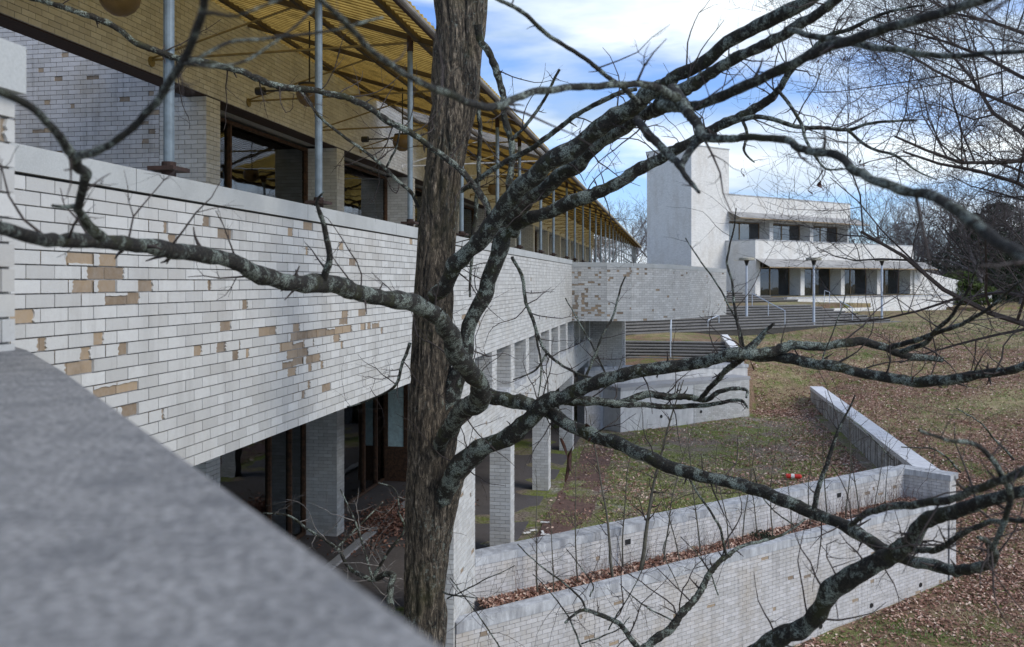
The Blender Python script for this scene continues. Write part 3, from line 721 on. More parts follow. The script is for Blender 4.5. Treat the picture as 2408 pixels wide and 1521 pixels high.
for i, uu in enumerate(pu):
    n = 14 if i < 10 else 6; q = F(CPOLE, uu, 0)
    m = MB(); m.cyl((q[0], q[1], PT + .09), (q[0], q[1], HP - .17), .034, n); m = m.build('canopy_pole', 'galv', BLD, smooth=False)
    b2 = MB(); b2.cyl((q[0], q[1], HP - .17), (q[0], q[1], HP + .02), .040, n); b2.build('pole_head', 'rust', m)
    b2 = MB(); b2.cyl((q[0], q[1], PT - .01), (q[0], q[1], PT + .03), .025, n); b2.build('pole_foot', 'rust', m)
    if i < 14:
        fl = MB(); fl.fbox(CPOLE - .09, CPOLE + .09, uu - .10, uu + .10, PT + .06, PT + .085); fl.cyl((q[0], q[1], PT + .03), (q[0], q[1], PT + .12), .045, n)
        fl.build('base_flange', 'rust', m)
    mt = 'rod_white' if 19.5 < uu < 24.5 else 'brace'
    s = MB(); s.cyl(F(CPOLE, uu, HP - .06), F(CW, uu, 2.88), .016, 6); s.cyl(F(CW, uu, 2.90), F(4.7, uu, roofz(4.7)), .014, 6)
    s.cyl(F(CW, uu, 2.86), F(CW - .02, uu, 2.86), .07, 8); s.build('strut', mt, BLD)
    r = MB(); r.box(F(CT, uu - .03, roofz(CT) - .03), (*(DV * .06), 0), np.array(F(CE + .1, uu - .03, roofz(CE + .1))) - np.array(F(CT, uu - .03, roofz(CT))), (0, 0, .07)); r.build('rafter', 'purlin', BLD)
# cover strips of dripping stains: small drip pipes on the band
labs = ['amber globe light under the canopy at the top left corner of the photo', 'amber globe light under the canopy beside the second steel pole',
        'amber globe light under the canopy just left of the big tree trunk', 'amber globe light under the canopy behind the tree fork', 'amber globe light under the far canopy past the white sheet']
for i in range(5):
    Y = 7.94 + 4.13 * i; uu = UY(4.85, Y); q = F(4.85, uu, 2.54)
    g = thing('globe_light', F(4.85, uu, roofz(4.85)), labs[i], 'lamp', 'globe lights hanging under the canopy')
    m = MB(); m.lathe(q, [(.001, -.18), (.07, -.166), (.127, -.127), (.166, -.07), (.18, 0), (.172, .05), (.15, .10)], 24); m.build('globe', 'globe', g, smooth=True)
    m = MB(); m.cyl((q[0], q[1], q[2] + .10), (q[0], q[1], q[2] + .13), .15, 20); m.cyl((q[0], q[1], q[2] + .13), (q[0], q[1], roofz(4.85)), .012, 6)
    m.cyl(F(4.85, uu, 2.60), F(5.55, uu, 2.60), .014, 6); m.cyl(F(5.50, uu, 2.60), F(5.62, uu, 2.60), .055, 12); m.build('bracket', 'black', g)

# ------------------------------------------------------------------ curved parapet wall beyond the corner
CW2 = thing('parapet_wall', (4, 28, PB), 'curving white brick balcony wall with crumbling tan bricks at its left end', 'wall')
pts = [np.array(F(CP + .35, U1 + .02, 0)[:2]) + NV * .02, np.array([2.85, 26.84]), np.array([3.6, 26.96]), np.array([4.35, 27.4]), np.array([5.05, 28.1]), np.array([5.8, 29.15]), np.array([6.7, 30.6]), np.array([7.75, 32.3])]
ln = [0]
for a, b in zip(pts[:-1], pts[1:]): ln.append(ln[-1] + np.linalg.norm(b - a))
def ctop(s): return .60 - .15 * s / ln[-1]
for i, (a, b) in enumerate(zip(pts[:-1], pts[1:])):
    d = (b - a) / np.linalg.norm(b - a); nn = np.array([d[1], -d[0]]); L = np.linalg.norm(b - a)
    zt = ctop((ln[i] + ln[i + 1]) / 2) - .14
    m = MB(); q = a - nn * BK; m.box((q[0], q[1], PB), (*(d * L), 0), (*(-nn * .3), 0), (0, 0, zt - PB)); o = m.build('wall_section', 'mortar', CW2)
    lay(o, a, d, nn, L, PB, zt, [90, 45, 45, 40, 30, 25, 25][i], rnd=(lambda x, z, o=ln[i]: (.95 * math.exp(-(x + o) * (1.5 if z < .1 else .8))) * max(.1, 1.0 + 1.6 * noise.noise(Vector(((x + o) * 1.6, z * 2.2, 1)))) + .01), off=0)
    zc = zt; m = MB(); q = a + nn * .012; z1 = ctop(ln[i]); z2 = ctop(ln[i + 1]); e = (a + d * L) + nn * .012
    bb = -nn * .34
    m.hexa([(q[0], q[1], zc), (e[0], e[1], zc), (e[0] + bb[0], e[1] + bb[1], zc), (q[0] + bb[0], q[1] + bb[1], zc), (q[0], q[1], z1), (e[0], e[1], z2), (e[0] + bb[0], e[1] + bb[1], z2), (q[0] + bb[0], q[1] + bb[1], z1)])
    m.build('coping_stone', 'coping', CW2)

# ------------------------------------------------------------------ garden walls
def gwall(name, label, p, L, z0f, ztop, thick=.35, n_ind=300, kind='gbrick', back=True, ch=.13, blocks=2.44, over=.015, zb=None, rnd=.01, cat='wall', d=GD, nn=GN, cap='gcoping'):
    p = np.array(p); t = thing(name, (p[0], p[1], z0f), label, cat)
    m = MB(); q = p - nn * BK; m.box((q[0], q[1], z0f), (*(d * L), 0), (*(-nn * (thick - 2 * BK)), 0), (0, 0, ztop - ch - z0f)); o = m.build('wall_core', 'mortar', t)
    lay(o, p, d, nn, L, z0f, ztop - ch, n_ind, kind=kind, zbot=zb, rnd=rnd)
    if back: lay(o, p - nn * thick + d * L, -d, -nn, L, z0f, ztop - ch, 0, kind=kind)
    a = 0; rr = random.Random(int(L * 37))
    while a < L - .02:
        b = min(a + blocks, L); q = p + d * (a + .004) + nn * over; m = MB()
        m.box((q[0], q[1], ztop - ch), (*(d * (b - a - .008)), 0), (*(-nn * (thick + 2 * over)), 0), (0, 0, ch + rr.uniform(-.004, .004))); m.build('coping_stone', cap, t); a = b
    return t, o
L_IN = np.dot(np.array([9.05, 20.55]) - A_IN, GD); L_OUT = np.dot(np.array([9.58, 20.0]) - A_OUT, GD)
WI, wio = gwall('planter_back_wall', 'low white brick wall behind the leaf filled planter strip, edging the terrace', A_IN, L_IN, -5.42, -4.30, rnd=.02)
WO, woo = gwall('planter_front_wall', 'tall white brick wall in front of the planter with concrete coping, bottom right', A_OUT, L_OUT, -7.2, -4.82, thick=.20, ch=.15, rnd=.012)
# end wall closing the planter, and the long side wall running away up the lawn
e0 = A_IN + GD * L_IN; e1 = A_OUT + GD * (L_OUT + .02)
m = MB(); dd_ = (e1 - e0) / np.linalg.norm(e1 - e0); Le = np.linalg.norm(e1 - e0); nl = np.array([-dd_[1], dd_[0]])
ew = thing('planter_end_wall', (e1[0], e1[1], -7.2), 'short end wall closing the planter at its right hand corner', 'wall')
m.box((e0[0], e0[1], -7.2), (*(dd_ * (Le + .02)), 0), (*(nl * .36), 0), (0, 0, 7.2 - 4.43)); eo = m.build('wall_core', 'mortar', ew)
lay(eo, e0 - nl * .012, dd_, -nl, Le + .02, -5.42, -4.43, 0, kind='gbrick')
lay(eo, e1 + dd_ * .033, nl, dd_, .36, -7.2, -4.43, 0, kind='gbrick')
m = MB(); q = e0 - nl * .03 - dd_ * .25; m.box((q[0], q[1], -4.43), (*(dd_ * (Le + .31)), 0), (*(nl * .45), 0), (0, 0, .13)); m.build('coping_stone', 'gcoping', ew)
s3 = np.array([W3 * NV[0] + UY(-W3, 20.4) * DV[0], W3 * NV[1] + UY(-W3, 20.4) * DV[1]])
WS, wso = gwall('side_wall', 'straight stained brick wall with pale coping running away up the leafy lawn', s3 + DV * 16.6, 16.6, -5.6, -4.30, thick=.46, kind='dbrick', d=-DV, nn=-NV, rnd=.02, n_ind=250, over=.02, cap='whitecap')
# drain holes
for (x, y, s_) in ((1455, 1280, .08), (1956, 1160, .07)):
    for k in range(60):
        g = L_IN * k / 60; pt = A_IN + GD * g
        if proj((pt[0], pt[1], 0))[0] > x: break
    m = MB(); q = pt + GN * .004; m.box((q[0], q[1], -4.62), (*(GD * .12), 0), (*(GN * .01), 0), (0, 0, .09)); m.build('drain_hole', 'black', WI)
for x in (1925, 2045, 2160):
    for k in range(200):
        pt = A_OUT + GD * L_OUT * k / 200
        if proj((pt[0], pt[1], 0))[0] > x: break
    m = MB(); zz = float(ground(pt[0] + .5 * GN[0], pt[1] + .5 * GN[1])) + .22; q = pt + GN * .003
    m.cyl((q[0], q[1], zz), (q[0] + GN[0] * .012, q[1] + GN[1] * .012, zz), .05, 14); m.build('drain_hole', 'black', WO)
# soil in the planter
m = MB(); q = A_IN + GN * .001
V = []; nA = 90; nB = 8
for i in range(nA + 1):
    for j in range(nB + 1):
        pt = q + GD * (L_IN + .2) * i / nA + GN * (.78 * j / nB); V.append((pt[0], pt[1], -5.02 + .05 * noise.noise(Vector((i * .3, j * .5, 3))) + .04 * (1 - j / nB)))
I = np.arange((nA + 1) * (nB + 1)).reshape(nA + 1, nB + 1); Fc = np.stack([I[:-1, :-1], I[1:, :-1], I[1:, 1:], I[:-1, 1:]], -1).reshape(-1, 4)
link('planter_soil', mesh('planter_soil', V, Fc[:, ::-1], None, False, True), 'soil', None, kind='structure')
# retaining wall at the back of the terrace, with its grey flank towards the building
RL = 7.6
RT = thing('retaining_wall', (RW[0], RW[1], TERR), 'white rendered retaining wall closing the back of the terrace below the steps', 'wall')
def rtop(s): return -2.95 - .32 * s / RL
m = MB(); q = RW - GN * BK; zc = [rtop(0) - .13, rtop(RL) - .13]
e = q + GD * RL; bk = -GN * .4
m.hexa([(q[0], q[1], -5.5), (e[0], e[1], -5.5), (e[0] + bk[0], e[1] + bk[1], -5.5), (q[0] + bk[0], q[1] + bk[1], -5.5), (q[0], q[1], zc[0]), (e[0], e[1], zc[1]), (e[0] + bk[0], e[1] + bk[1], zc[1]), (q[0] + bk[0], q[1] + bk[1], zc[0])])
ro = m.build('wall_core', 'render', RT)
m = MB(); q = RW + GN * .02; e = q + GD * (RL + .03); bk = -GN * .46
m.hexa([(q[0], q[1], zc[0]), (e[0], e[1], zc[1]), (e[0] + bk[0], e[1] + bk[1], zc[1]), (q[0] + bk[0], q[1] + bk[1], zc[0]), (q[0], q[1], zc[0] + .12), (e[0], e[1], zc[1] + .12), (e[0] + bk[0], e[1] + bk[1], zc[1] + .12), (q[0] + bk[0], q[1] + bk[1], zc[0] + .12)])
m.build('coping_stone', 'gcoping', RT)
fl0 = np.array(F(CP - .02, UY(CP, 30.6), 0)[:2]); dfl = RW - fl0; Lf = np.linalg.norm(dfl); dfl /= Lf; nfl = np.array([dfl[1], -dfl[0]])
m = MB(); q = fl0 - nfl * BK; m.box((q[0], q[1], -5.5), (*(dfl * Lf), 0), (*(-nfl * .35), 0), (0, 0, 5.5 - 3.08)); fo = m.build('flank_wall', 'mortar', RT)
lay(fo, fl0, dfl, nfl, Lf, TERR - .05, -3.08, 0, kind='gbrick')
m = MB(); q = fl0 + nfl * .02; m.box((q[0], q[1], -3.08), (*(dfl * (Lf - .02)), 0), (*(-nfl * .4), 0), (0, 0, .12)); m.build('coping_stone', 'gcoping', RT)
# lower ledge wall in front of the right half of the retaining wall
LW = thing('ledge_wall', (7, 35, TERR), 'pale brick ledge wall at the right end of the terrace back wall', 'wall')
LWH = -3.62
for gl in np.arange(5, 9, .01):
    q = RW + GN * .9 + GD * gl
    if proj((q[0], q[1], 0))[0] > 1761: break
q = RW + GD * .1 + GN * .9
m = MB(); m.box((q[0], q[1], -5.5), (*(GD * (gl - 3.1)), 0), (*(-GN * .9), 0), (0, 0, 5.5 + LWH - .12)); m.build('rendered_section', 'render', LW)
q = RW + GD * (gl - 2.98) + GN * .9; qq = q - GN * BK
m = MB(); m.box((qq[0], qq[1], -5.5), (*(GD * 2.98), 0), (*(-GN * .88), 0), (0, 0, 5.5 + LWH - .12)); lo = m.build('wall_core', 'mortar', LW)
lay(lo, q, GD, GN, 2.98, TERR - .05, LWH - .12, 100, kind='brick', rnd=.01, jit=.0005); lay(lo, q + GD * (2.98 + BK), -GN, GD, .88, TERR - .05, LWH - .12, 0, kind='gbrick')
q = RW + GN * .915 + GD * .1; m = MB(); m.box((q[0], q[1], LWH - .12), (*(GD * (gl - .05)), 0), (*(-GN * .90), 0), (0, 0, .12)); m.build('coping_stone', 'conc', LW)
for g_ in (2.0, 4.0):
    q = RW + GD * g_ + GN * .905; m = MB(); m.cyl((q[0], q[1], -4.75), (q[0] + GN[0] * .01, q[1] + GN[1] * .01, -4.75), .06, 12); m.build('drain_hole', 'black', LW)
# paved walk behind it
m = MB(); q = RW - GN * .43; m.box((q[0], q[1], -3.45), (*(GD * 8.1), 0), (*(-GN * 1.9), 0), (0, 0, .12)); m.build('paved_walk', 'conc', None, kind='structure')
# brick pier and door recess under the curved wall
ps = thing('stair_pier', (3.6, 31.8, -3.2), 'white brick pier under the far end of the curving balcony wall beside a dark recess', 'pier')
a = np.array([3.35, 31.6]); m = MB(); qq = a; m.box((qq[0], qq[1] + BK, -3.4), (*(NV * .55), 0), (*(DV * .4), 0), (0, 0, 3.4 + PB)); po = m.build('pier_core', 'mortar', ps)
lay(po, a, NV, -DV, .55, -3.4, PB, 40)
rc = thing('entrance_block', (2.6, 33.5, -3.4), 'dark brick entrance recess under the curving balcony wall', 'building')
m = MB(); a = np.array([1.3, 34.2]); m.box((a[0], a[1], -5.2), (*(NV * 3.0), 0), (*(DV * .4), 0), (0, 0, 5.2 + PB)); m.build('wall', 'farmain', rc)
m = MB(); a = np.array([2.35, 34.15]); m.box((a[0], a[1], -3.3), (*(NV * .9), 0), (*(-DV * .05), 0), (0, 0, 2.05)); m.build('door', 'black', rc)
m = MB(); m.box((1.5, 28.0, PB + .01), (*(NV * 2.0), 0), (*(DV * 6.4), 0), (0, 0, .3)); m.build('ceiling', 'ceil', rc)

# ------------------------------------------------------------------ steps up the slope
def steps(name, label, p, d, back, L, z0, n, rise, run, lfun=None, group='timber edged steps up the slope'):
    t = thing(name, (p[0], p[1], z0), label, 'steps', group); p = np.array(p, float)
    for i in range(n):
        l0, l1 = lfun(i) if lfun else (0, L); q = p + back * run * i + d * l0; k = max(1, int((l1 - l0) / 4.8))
        for s in range(k):
            w_ = (l1 - l0) / k; r = q + d * (w_ * s + .01); m = MB(); j = random.uniform(-.006, .006)
            m.box((r[0], r[1], z0 + rise * (i + .48) + j), (*(d * (w_ - .02)), 0), (*(back * (run + .12)), 0), (0, 0, rise * .52)); m.build('tread', 'step', t)
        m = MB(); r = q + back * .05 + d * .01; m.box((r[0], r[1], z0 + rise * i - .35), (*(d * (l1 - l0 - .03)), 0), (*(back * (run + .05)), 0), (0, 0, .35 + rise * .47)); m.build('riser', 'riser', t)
GB = -GN
S2 = np.array([5.25, 42.85])
lens = [(0, 16.5), (0, 20.0), (0, 20.8), (0, 21.2), (0, 21.4), (0, 21.5), (0, 21.3), (0, 21.0), (0, 20.6)]
steps('steps', 'widest flight of long dark steps climbing between the lamp posts', S2, GD, GB, 0, -2.62, 9, .13, .43, lambda i: (0, 23.5 - i * .55))
S1 = np.array([13.3, 60.0])
steps('steps', 'short upper flight of dark steps under the far white building', S1, GD, GB, 0, -1.43, 7, .135, .43, lambda i: (-3, 9.3 - i * 1.0))
S3 = np.array([4.45, 38.3])
steps('steps', 'lowest flight of dark steps just above the terrace retaining wall', S3, NV, DV, 4.7, -3.33, 6, .105, .42)
# level landing above the main flight and grass strip
lz = S2 + GB * .43 * 9
m = MB(); m.box((lz[0], lz[1], -1.75), (*(GD * 26), 0), (*(GB * 9), 0), (0, 0, .28)); m.build('landing', 'ground', None, kind='structure')
def cheek(name, label, P0, P1, z0, z1, zb, w=.3, top='gcoping', body='gbrick'):
    P0 = np.array(P0); P1 = np.array(P1); d = P1 - P0; L = np.linalg.norm(d); d /= L; nn = np.array([-d[1], d[0]]) * w
    t = thing(name, (P0[0], P0[1], zb), label, 'wall')
    def sl(a0, a1, b0, b1, grow):
        m = MB(); g = nn * grow; A = P0 - g; B = P1 - g; N_ = nn * (1 + 2 * grow)
        m.hexa([(A[0], A[1], b0), (B[0], B[1], b1), (B[0] + N_[0], B[1] + N_[1], b1), (A[0] + N_[0], A[1] + N_[1], b0), (A[0], A[1], a0), (B[0], B[1], a1), (B[0] + N_[0], B[1] + N_[1], a1), (A[0] + N_[0], A[1] + N_[1], a0)]); return m
    sl(z0 - .1, z1 - .1, zb, zb, 0).build('wall_core', 'far', t); sl(z0, z1, z0 - .1, z1 - .1, .05).build('coping_stone', top, t); return t
cheek('stair_side_wall', 'sloping side wall with white coping at the right of the lowest steps', (9.55, 40.9), (9.15, 36.4), -2.42, -2.95, -4.2, .3, 'white')
cheek('stair_side_wall', 'rough side wall at the left of the lowest steps under the curved wall', (4.15, 36.2), (5.05, 43.0), -2.9, -1.35, -4.2, .3, 'gcoping')

def rail(label, posts, top, Yg):
    t = thing('handrail', posts[0], label, 'handrail', 'pale handrails on the steps')
    m = MB()
    for i in range(len(posts) - 1):
        m.cyl((posts[i][0], posts[i][1], posts[i][2] + top), (posts[i + 1][0], posts[i + 1][1], posts[i + 1][2] + top), .028, 8)
    m.build('rail', 'galvw', t)
    for q in posts: m = MB(); m.cyl((q[0], q[1], q[2] - .1), (q[0], q[1], q[2] + top), .024, 8); m.build('post', 'galvw', t)
rail('pale handrail running down the middle of the widest steps', [PX(1768, 716, 54.3), PX(1806, 738, 52), PX(1845, 759, 50)], .68, 0)
rail('pale handrail near the right end of the widest steps', [PX(1976, 731, 57), PX(2004, 748, 54.5)], .62, 0)
rail('pale handrail at the far upper steps in front of the planted wall', [PX(1938, 711, 63), PX(1950, 716, 61)], .85, 0)
rail('pale handrail beside the left part of the upper steps', [PX(1707, 709, 61), PX(1722, 713, 60)], .75, 0)
rail('pale handrail standing on the lowest flight of steps', [PX(1576, 838, 38.2), PX(1578, 806, 40.5)], 1.15, 0)
rail('pale handrail partly hidden behind the curving wall', [PX(1664, 784, 47), PX(1690, 771, 48.5)], .7, 0)

for i, (x, yt, yb, Y, lab) in enumerate(((1755, 606, 774, 50.7, 'left of the three white lamp posts, its cap broken on one side'), (1913, 606, 767, 52, 'middle one of the three white lamp posts on the slope'), (2073, 608, 755, 57, 'right hand one of the three white lamp posts, nearest the planted wall'))):
    b = PX(x, yb, Y); t = thing('lamp_post', b, lab, 'lamp post', 'white lamp posts beside the steps'); h = (yb - yt) / FP * Y
    m = MB(); m.cyl((b[0], b[1], b[2] - .3), (b[0], b[1], b[2] + h - .45), .075, 12, .06); m.build('post', 'galvw', t, smooth=False)
    m = MB(); m.cyl((b[0], b[1], b[2] + h - .45), (b[0], b[1], b[2] + h - .15), .05, 10, .15); m.build('neck', 'black', t)
    m = MB(); m.lathe((b[0], b[1], b[2] + h - .15), [(.02, 0), (.40, .0), (.44, .03), (.44, .14), (.40, .17), (.0, .19)], 20)
    if i == 0: m.box((b[0] - .75, b[1] - .1, b[2] + h - .16), (.4, 0, 0), (0, .15, 0), (.05, 0, .03))
    m.build('lamp_cap', 'lampcap', t)

# ------------------------------------------------------------------ far building
FB = thing('tower_building', (21, 78, -1.2), 'far white brick building with a plain tower, two storeys of window bays and awnings', 'building')
A = np.array([15.66, 78.0])
def G(s, n, z): q = A + GD * s + GN * n; return (q[0], q[1], z)
def gb(m, s0, s1, n0, n1, z0, z1): m.box(G(s0, n0, z0), (*(GD * (s1 - s0)), 0), (*(GN * (n1 - n0)), 0), (0, 0, z1 - z0))
def gone(name, mat, par, *a, **k): m = MB(); gb(m, *a); return m.build(name, mat, par, **k)
def s_at(x, n):
    t = (x - CX) / FP; P0 = A + GN * n; return (t * P0[1] - P0[0]) / (GD[0] - t * GD[1])
tw = s_at(1713.6, 0)
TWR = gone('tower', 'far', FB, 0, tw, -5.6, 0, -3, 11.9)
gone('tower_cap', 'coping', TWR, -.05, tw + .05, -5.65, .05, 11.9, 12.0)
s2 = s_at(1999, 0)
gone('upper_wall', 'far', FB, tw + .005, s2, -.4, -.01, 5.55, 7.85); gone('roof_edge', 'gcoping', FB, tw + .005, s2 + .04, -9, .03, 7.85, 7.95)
gone('upper_floor', 'conc', FB, tw, s2 + .5, -9, 2.9, 2.9, 3.1)
gone('upper_back', 'inside', FB, tw, s2, -9, -8.8, 3.1, 7.8); gone('end_wall', 'far', FB, s2 - .25, s2 - .003, -8.7, -.41, 3.1, 7.84)
def fwin(s0, s1, n, z0, z1, mul, cur, glass='glassf'):
    m = MB(); t = .07
    gb(m, s0, s0 + t, n - .1, n, z0, z1); gb(m, s1 - t, s1, n - .1, n, z0, z1); gb(m, s0 + t, s1 - t, n - .1, n, z1 - t, z1)
    mm = s0 + (s1 - s0) * mul; gb(m, mm - t / 2, mm + t / 2, n - .1, n + .01, z0, z1 - t); o = m.build('window', 'woodl', FB)
    gone('pane', glass, o, s0 + t, mm - t / 2, n - .06, n - .05, z0, z1 - t); gone('pane', glass, o, mm + t / 2, s1 - t, n - .06, n - .05, z0, z1 - t)
    for (a, b) in cur: gone('curtain', 'curt', o, s0 + (s1 - s0) * a, s0 + (s1 - s0) * b, n - .45, n - .40, z0, z1 - .1)
ux = [1713.6, 1809, 1904, 1992]
for i in range(3):
    a = s_at(ux[i], 0) + .02; b = s_at(ux[i + 1], 0); pw = .62
    gone('pier', 'far', FB, b + .02, b + pw - .1, -1.5, -.02, 3.1, 5.548) if i < 2 else gone('pier', 'far', FB, b + .02, s2 - .26, -1.5, -.02, 3.1, 5.548)
    fwin((a if i == 0 else a + pw - .1), b, -1.2, 3.1, 5.54, .5, [(.78, .98)] if i == 0 else [(.55, .95)])
gone('upper_soffit', 'ceil', FB, tw, s2 - .26, -8.8, -.41, 5.55, 5.65)
# the lower block steps forward
NB = 3.39; sB = s_at(1775.4, NB); sC = s_at(2146.7, NB)
gone('parapet', 'far', FB, sB, sC, NB - .3, NB, 2.0, 3.60); gone('parapet_coping', 'gcoping', FB, sB - .02, sC + .03, NB - .32, NB + .03, 3.60, 3.70)
gone('side_parapet', 'far', FB, sB, sB + .3, .01, NB - .302, -3, 3.60); gone('parapet_coping', 'gcoping', FB, sB - .02, sB + .32, .01, NB - .32, 3.60, 3.70)
gone('right_wall', 'far', FB, sC - .3, sC - .004, -6, NB - .302, -1.3, 3.6)
gone('corner_wall', 'far', FB, sB + .004, s_at(1787, NB), NB - .3, NB - .004, -3, 1.998)
gone('lower_ceiling', 'ceil', FB, sB + .31, sC - .31, -5, NB - .31, 2.02, 2.2); gone('lower_back', 'inside', FB, sB + .31, sC - .31, -5.2, -5.0, -1.3, 2.2)
gone('lower_floor', 'floor_in', FB, sB + .31, sC - .31, -5, NB - .32, -1.4, -1.22)
lx = [1787, 1882, 1977, 2062, 2143]
for i in range(4):
    a = s_at(lx[i], NB); b = s_at(lx[i + 1], NB); pw = .62
    if i < 3: gone('pier', 'far', FB, b - .0, b + pw - .05, NB - 1.5, NB - .01, -1.25, 1.998)
    else: gone('pier', 'far', FB, b - .25, b + .15, NB - 1.5, NB - .012, -1.25, 1.998)
    fwin((a + .03 if i == 0 else a + pw), b - (.02 if i < 3 else .28), NB - 1.2, -1.2, 1.99, .5, [(.82, .98), (0.02, .12)] if i < 3 else [(.05, .45), (.55, .95)], 'glass')
def awning(s0, s1, n0, w_, z0, z1, name):
    V = []; nn_ = int((s1 - s0) / .15)
    for i in range(nn_ + 1):
        s = s0 + (s1 - s0) * i / nn_; h = .02 * (i % 2)
        V.append(G(s, n0, z0 + h)); V.append(G(s, n0 + w_, z1 + h))
    Fq = np.array([(2 * i, 2 * i + 1, 2 * i + 3, 2 * i + 2) for i in range(nn_)]); o = link(name, mesh(name, V, Fq), 'awning', FB)
    k = s0 + .4
    m = MB()
    while k < s1: m.cyl(G(k, n0 + w_ - .1, z1), G(k, n0, z1 - .1), .025, 5); k += 2.0
    gb(m, s0, s1, n0 + w_ - .04, n0 + w_, z1 - .08, z1); m.build('awning_frame', 'woodl', FB); return o
awning(sB + .1, sC + 1.9, NB + .002, 1.5, 1.98, 1.27, 'awning'); awning(tw - .2, s2 + .9, .002, 1.5, 6.35, 5.72, 'awning')
# planted terrace wall in front of it, and the ramp wall to its right
n4 = NB + 3.5
TWL = thing('terrace_wall', G(12, n4, -2.8), 'low peeling white terrace wall below the ground floor windows of the far building', 'wall')
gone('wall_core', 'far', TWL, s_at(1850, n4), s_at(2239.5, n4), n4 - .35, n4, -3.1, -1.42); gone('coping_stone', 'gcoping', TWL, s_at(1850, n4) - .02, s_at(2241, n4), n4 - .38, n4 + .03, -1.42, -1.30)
m = MB(); gb(m, s_at(1850, n4), s_at(2235, n4), NB - 1, n4 - .36, -1.9, -1.30); m.build('terrace_paving', 'ground', None, kind='structure')
cheek('ramp_wall', 'long sloping brick wall with white coping running down to the right of the far building', G(sC + .2, NB, 0)[:2], G(s_at(2331, NB), NB, 0)[:2], 1.3, -.85, -3.0, .3, 'white')
m = MB(); gb(m, sC, sC + 14, NB + .5, NB + 6.5, -3.4, -2.5); m.build('side_bank', 'ground', None, kind='structure')

# ------------------------------------------------------------------ the coping the photographer leans over
FG = thing('foreground_wall', (-.3, .5, -.19), 'grey concrete wall coping, very close and out of focus, bottom left corner', 'wall')
hF = .19
def onF(x, y): Y = hF * FP / (y - HY); return np.array([(x - CX) / FP * Y, Y])
P0 = onF(1120, 1552); P1 = onF(150, 868); P1b = onF(70, 822); P2 = onF(-60, 786)
dF = (P1 - P0) / np.linalg.norm(P1 - P0); P00 = P0 - dF * .6
nF = np.array([-dF[1], dF[0]])
if nF[0] > 0: nF = -nF
poly = [P00, P1, P1b, P2, P2 + np.array([-.8, -.4]), P00 + nF * 1.2 + np.array([-.3, -.8])]
import bmesh
bm = bmesh.new(); vt = [bm.verts.new((q[0], q[1], -hF)) for q in poly]; fc = bm.faces.new(vt)
r = bmesh.ops.extrude_face_region(bm, geom=[fc]); vs = [g for g in r['geom'] if isinstance(g, bmesh.types.BMVert)]
bmesh.ops.translate(bm, verts=vs, vec=(0, 0, -.13)); bmesh.ops.recalc_face_normals(bm, faces=bm.faces)
ed = [e for e in bm.edges if all(abs(v.co.z + hF) < 1e-5 for v in e.verts)]
bmesh.ops.bevel(bm, geom=ed, offset=.012, segments=4, affect='EDGES', profile=.5)
me = bpy.data.meshes.new('coping_slab'); bm.to_mesh(me); bm.free(); link('coping_slab', me, 'slabtop', FG)
m = MB(); q = P00 + nF * .05; L = np.linalg.norm(P1 - P00); m.box((q[0], q[1], -7.6), (*(dF * L), 0), (*(nF * .3), 0), (0, 0, 7.6 - hF - .13)); m.build('wall_core', 'farmain', FG)

# ------------------------------------------------------------------ the big tree
TREE = thing('bare_tree', PX(1000, 1521, 6.5)[:2] + (-7.2,), 'large bare lichen covered tree with a deeply fissured trunk in front of the parapet', 'tree')
def tp(pl):           # (x, y, width, depth) -> points, radii
    P = [PX(x, y, Y) for (x, y, w_, Y) in pl]; R = [w_ * .5 * Y / FP for (x, y, w_, Y) in pl]; return P, R
def trunkmesh(pl, n, step, amp, seed):
    P, R = tp(pl); P, R = catmull(P, R, step); V = []; Fq = []
    for i in range(len(P)):
        for k in range(n):
            a = 2 * math.pi * k / n; d = Vector((math.cos(a), math.sin(a), 0)); z = P[i][2]
            q = Vector((d.x * R[i] * 17, d.y * R[i] * 17, z * 2.2 + seed)); w1 = noise.noise(q * .35 + Vector((0, 0, 7))) * 1.6
            v = noise.noise(Vector((q.x + w1, q.y + w1, q.z))); v2 = noise.noise(Vector((q.x * 2.3, q.y * 2.3, q.z * 1.9 + 5)))
            ridge = 1 - min(1, abs(v) * 2.6); h = -amp * ridge + amp * .35 * v2 + .012 * noise.noise(Vector((d.x * 1.3, d.y * 1.3, z * .9)))
            V.append((P[i][0] + d.x * (R[i] + h), P[i][1] + d.y * (R[i] + h), z))
    for i in range(len(P) - 1):
        for k in range(n): j = (k + 1) % n; Fq.append((i * n + k, i * n + j, (i + 1) * n + j, (i + 1) * n + k))
    return mesh('trunk', V, np.array(Fq), None, False, True)
TD = 6.5
trunk = [(1000, 2990, 190, TD), (1000, 2400, 125, TD), (1000, 1900, 110, TD), (1000, 1521, 104, TD), (1001, 1400, 102, TD), (1004, 1300, 104, TD), (1010, 1180, 112, TD), (1012, 1080, 108, TD), (1012, 980, 104, TD), (1014, 880, 98, TD),
         (1018, 780, 96, TD), (1022, 680, 94, TD), (1028, 580, 92, TD), (1034, 500, 90, TD), (1045, 400, 92, TD), (1056, 300, 100, TD), (1062, 200, 98, TD), (1062, 100, 88, TD), (1058, 0, 82, TD), (1052, -200, 74, TD), (1045, -500, 60, TD)]
link('trunk', trunkmesh([t for t in trunk], 200, .011, .024, 0), 'trunk', TREE)
link('trunk', trunkmesh([(1086, 330, 40, TD + .05), (1098, 220, 60, TD), (1107, 110, 60, TD), (1117, 0, 60, TD), (1135, -150, 50, TD), (1150, -350, 40, TD)], 100, .012, .014, 30), 'trunk', TREE)
BR = []
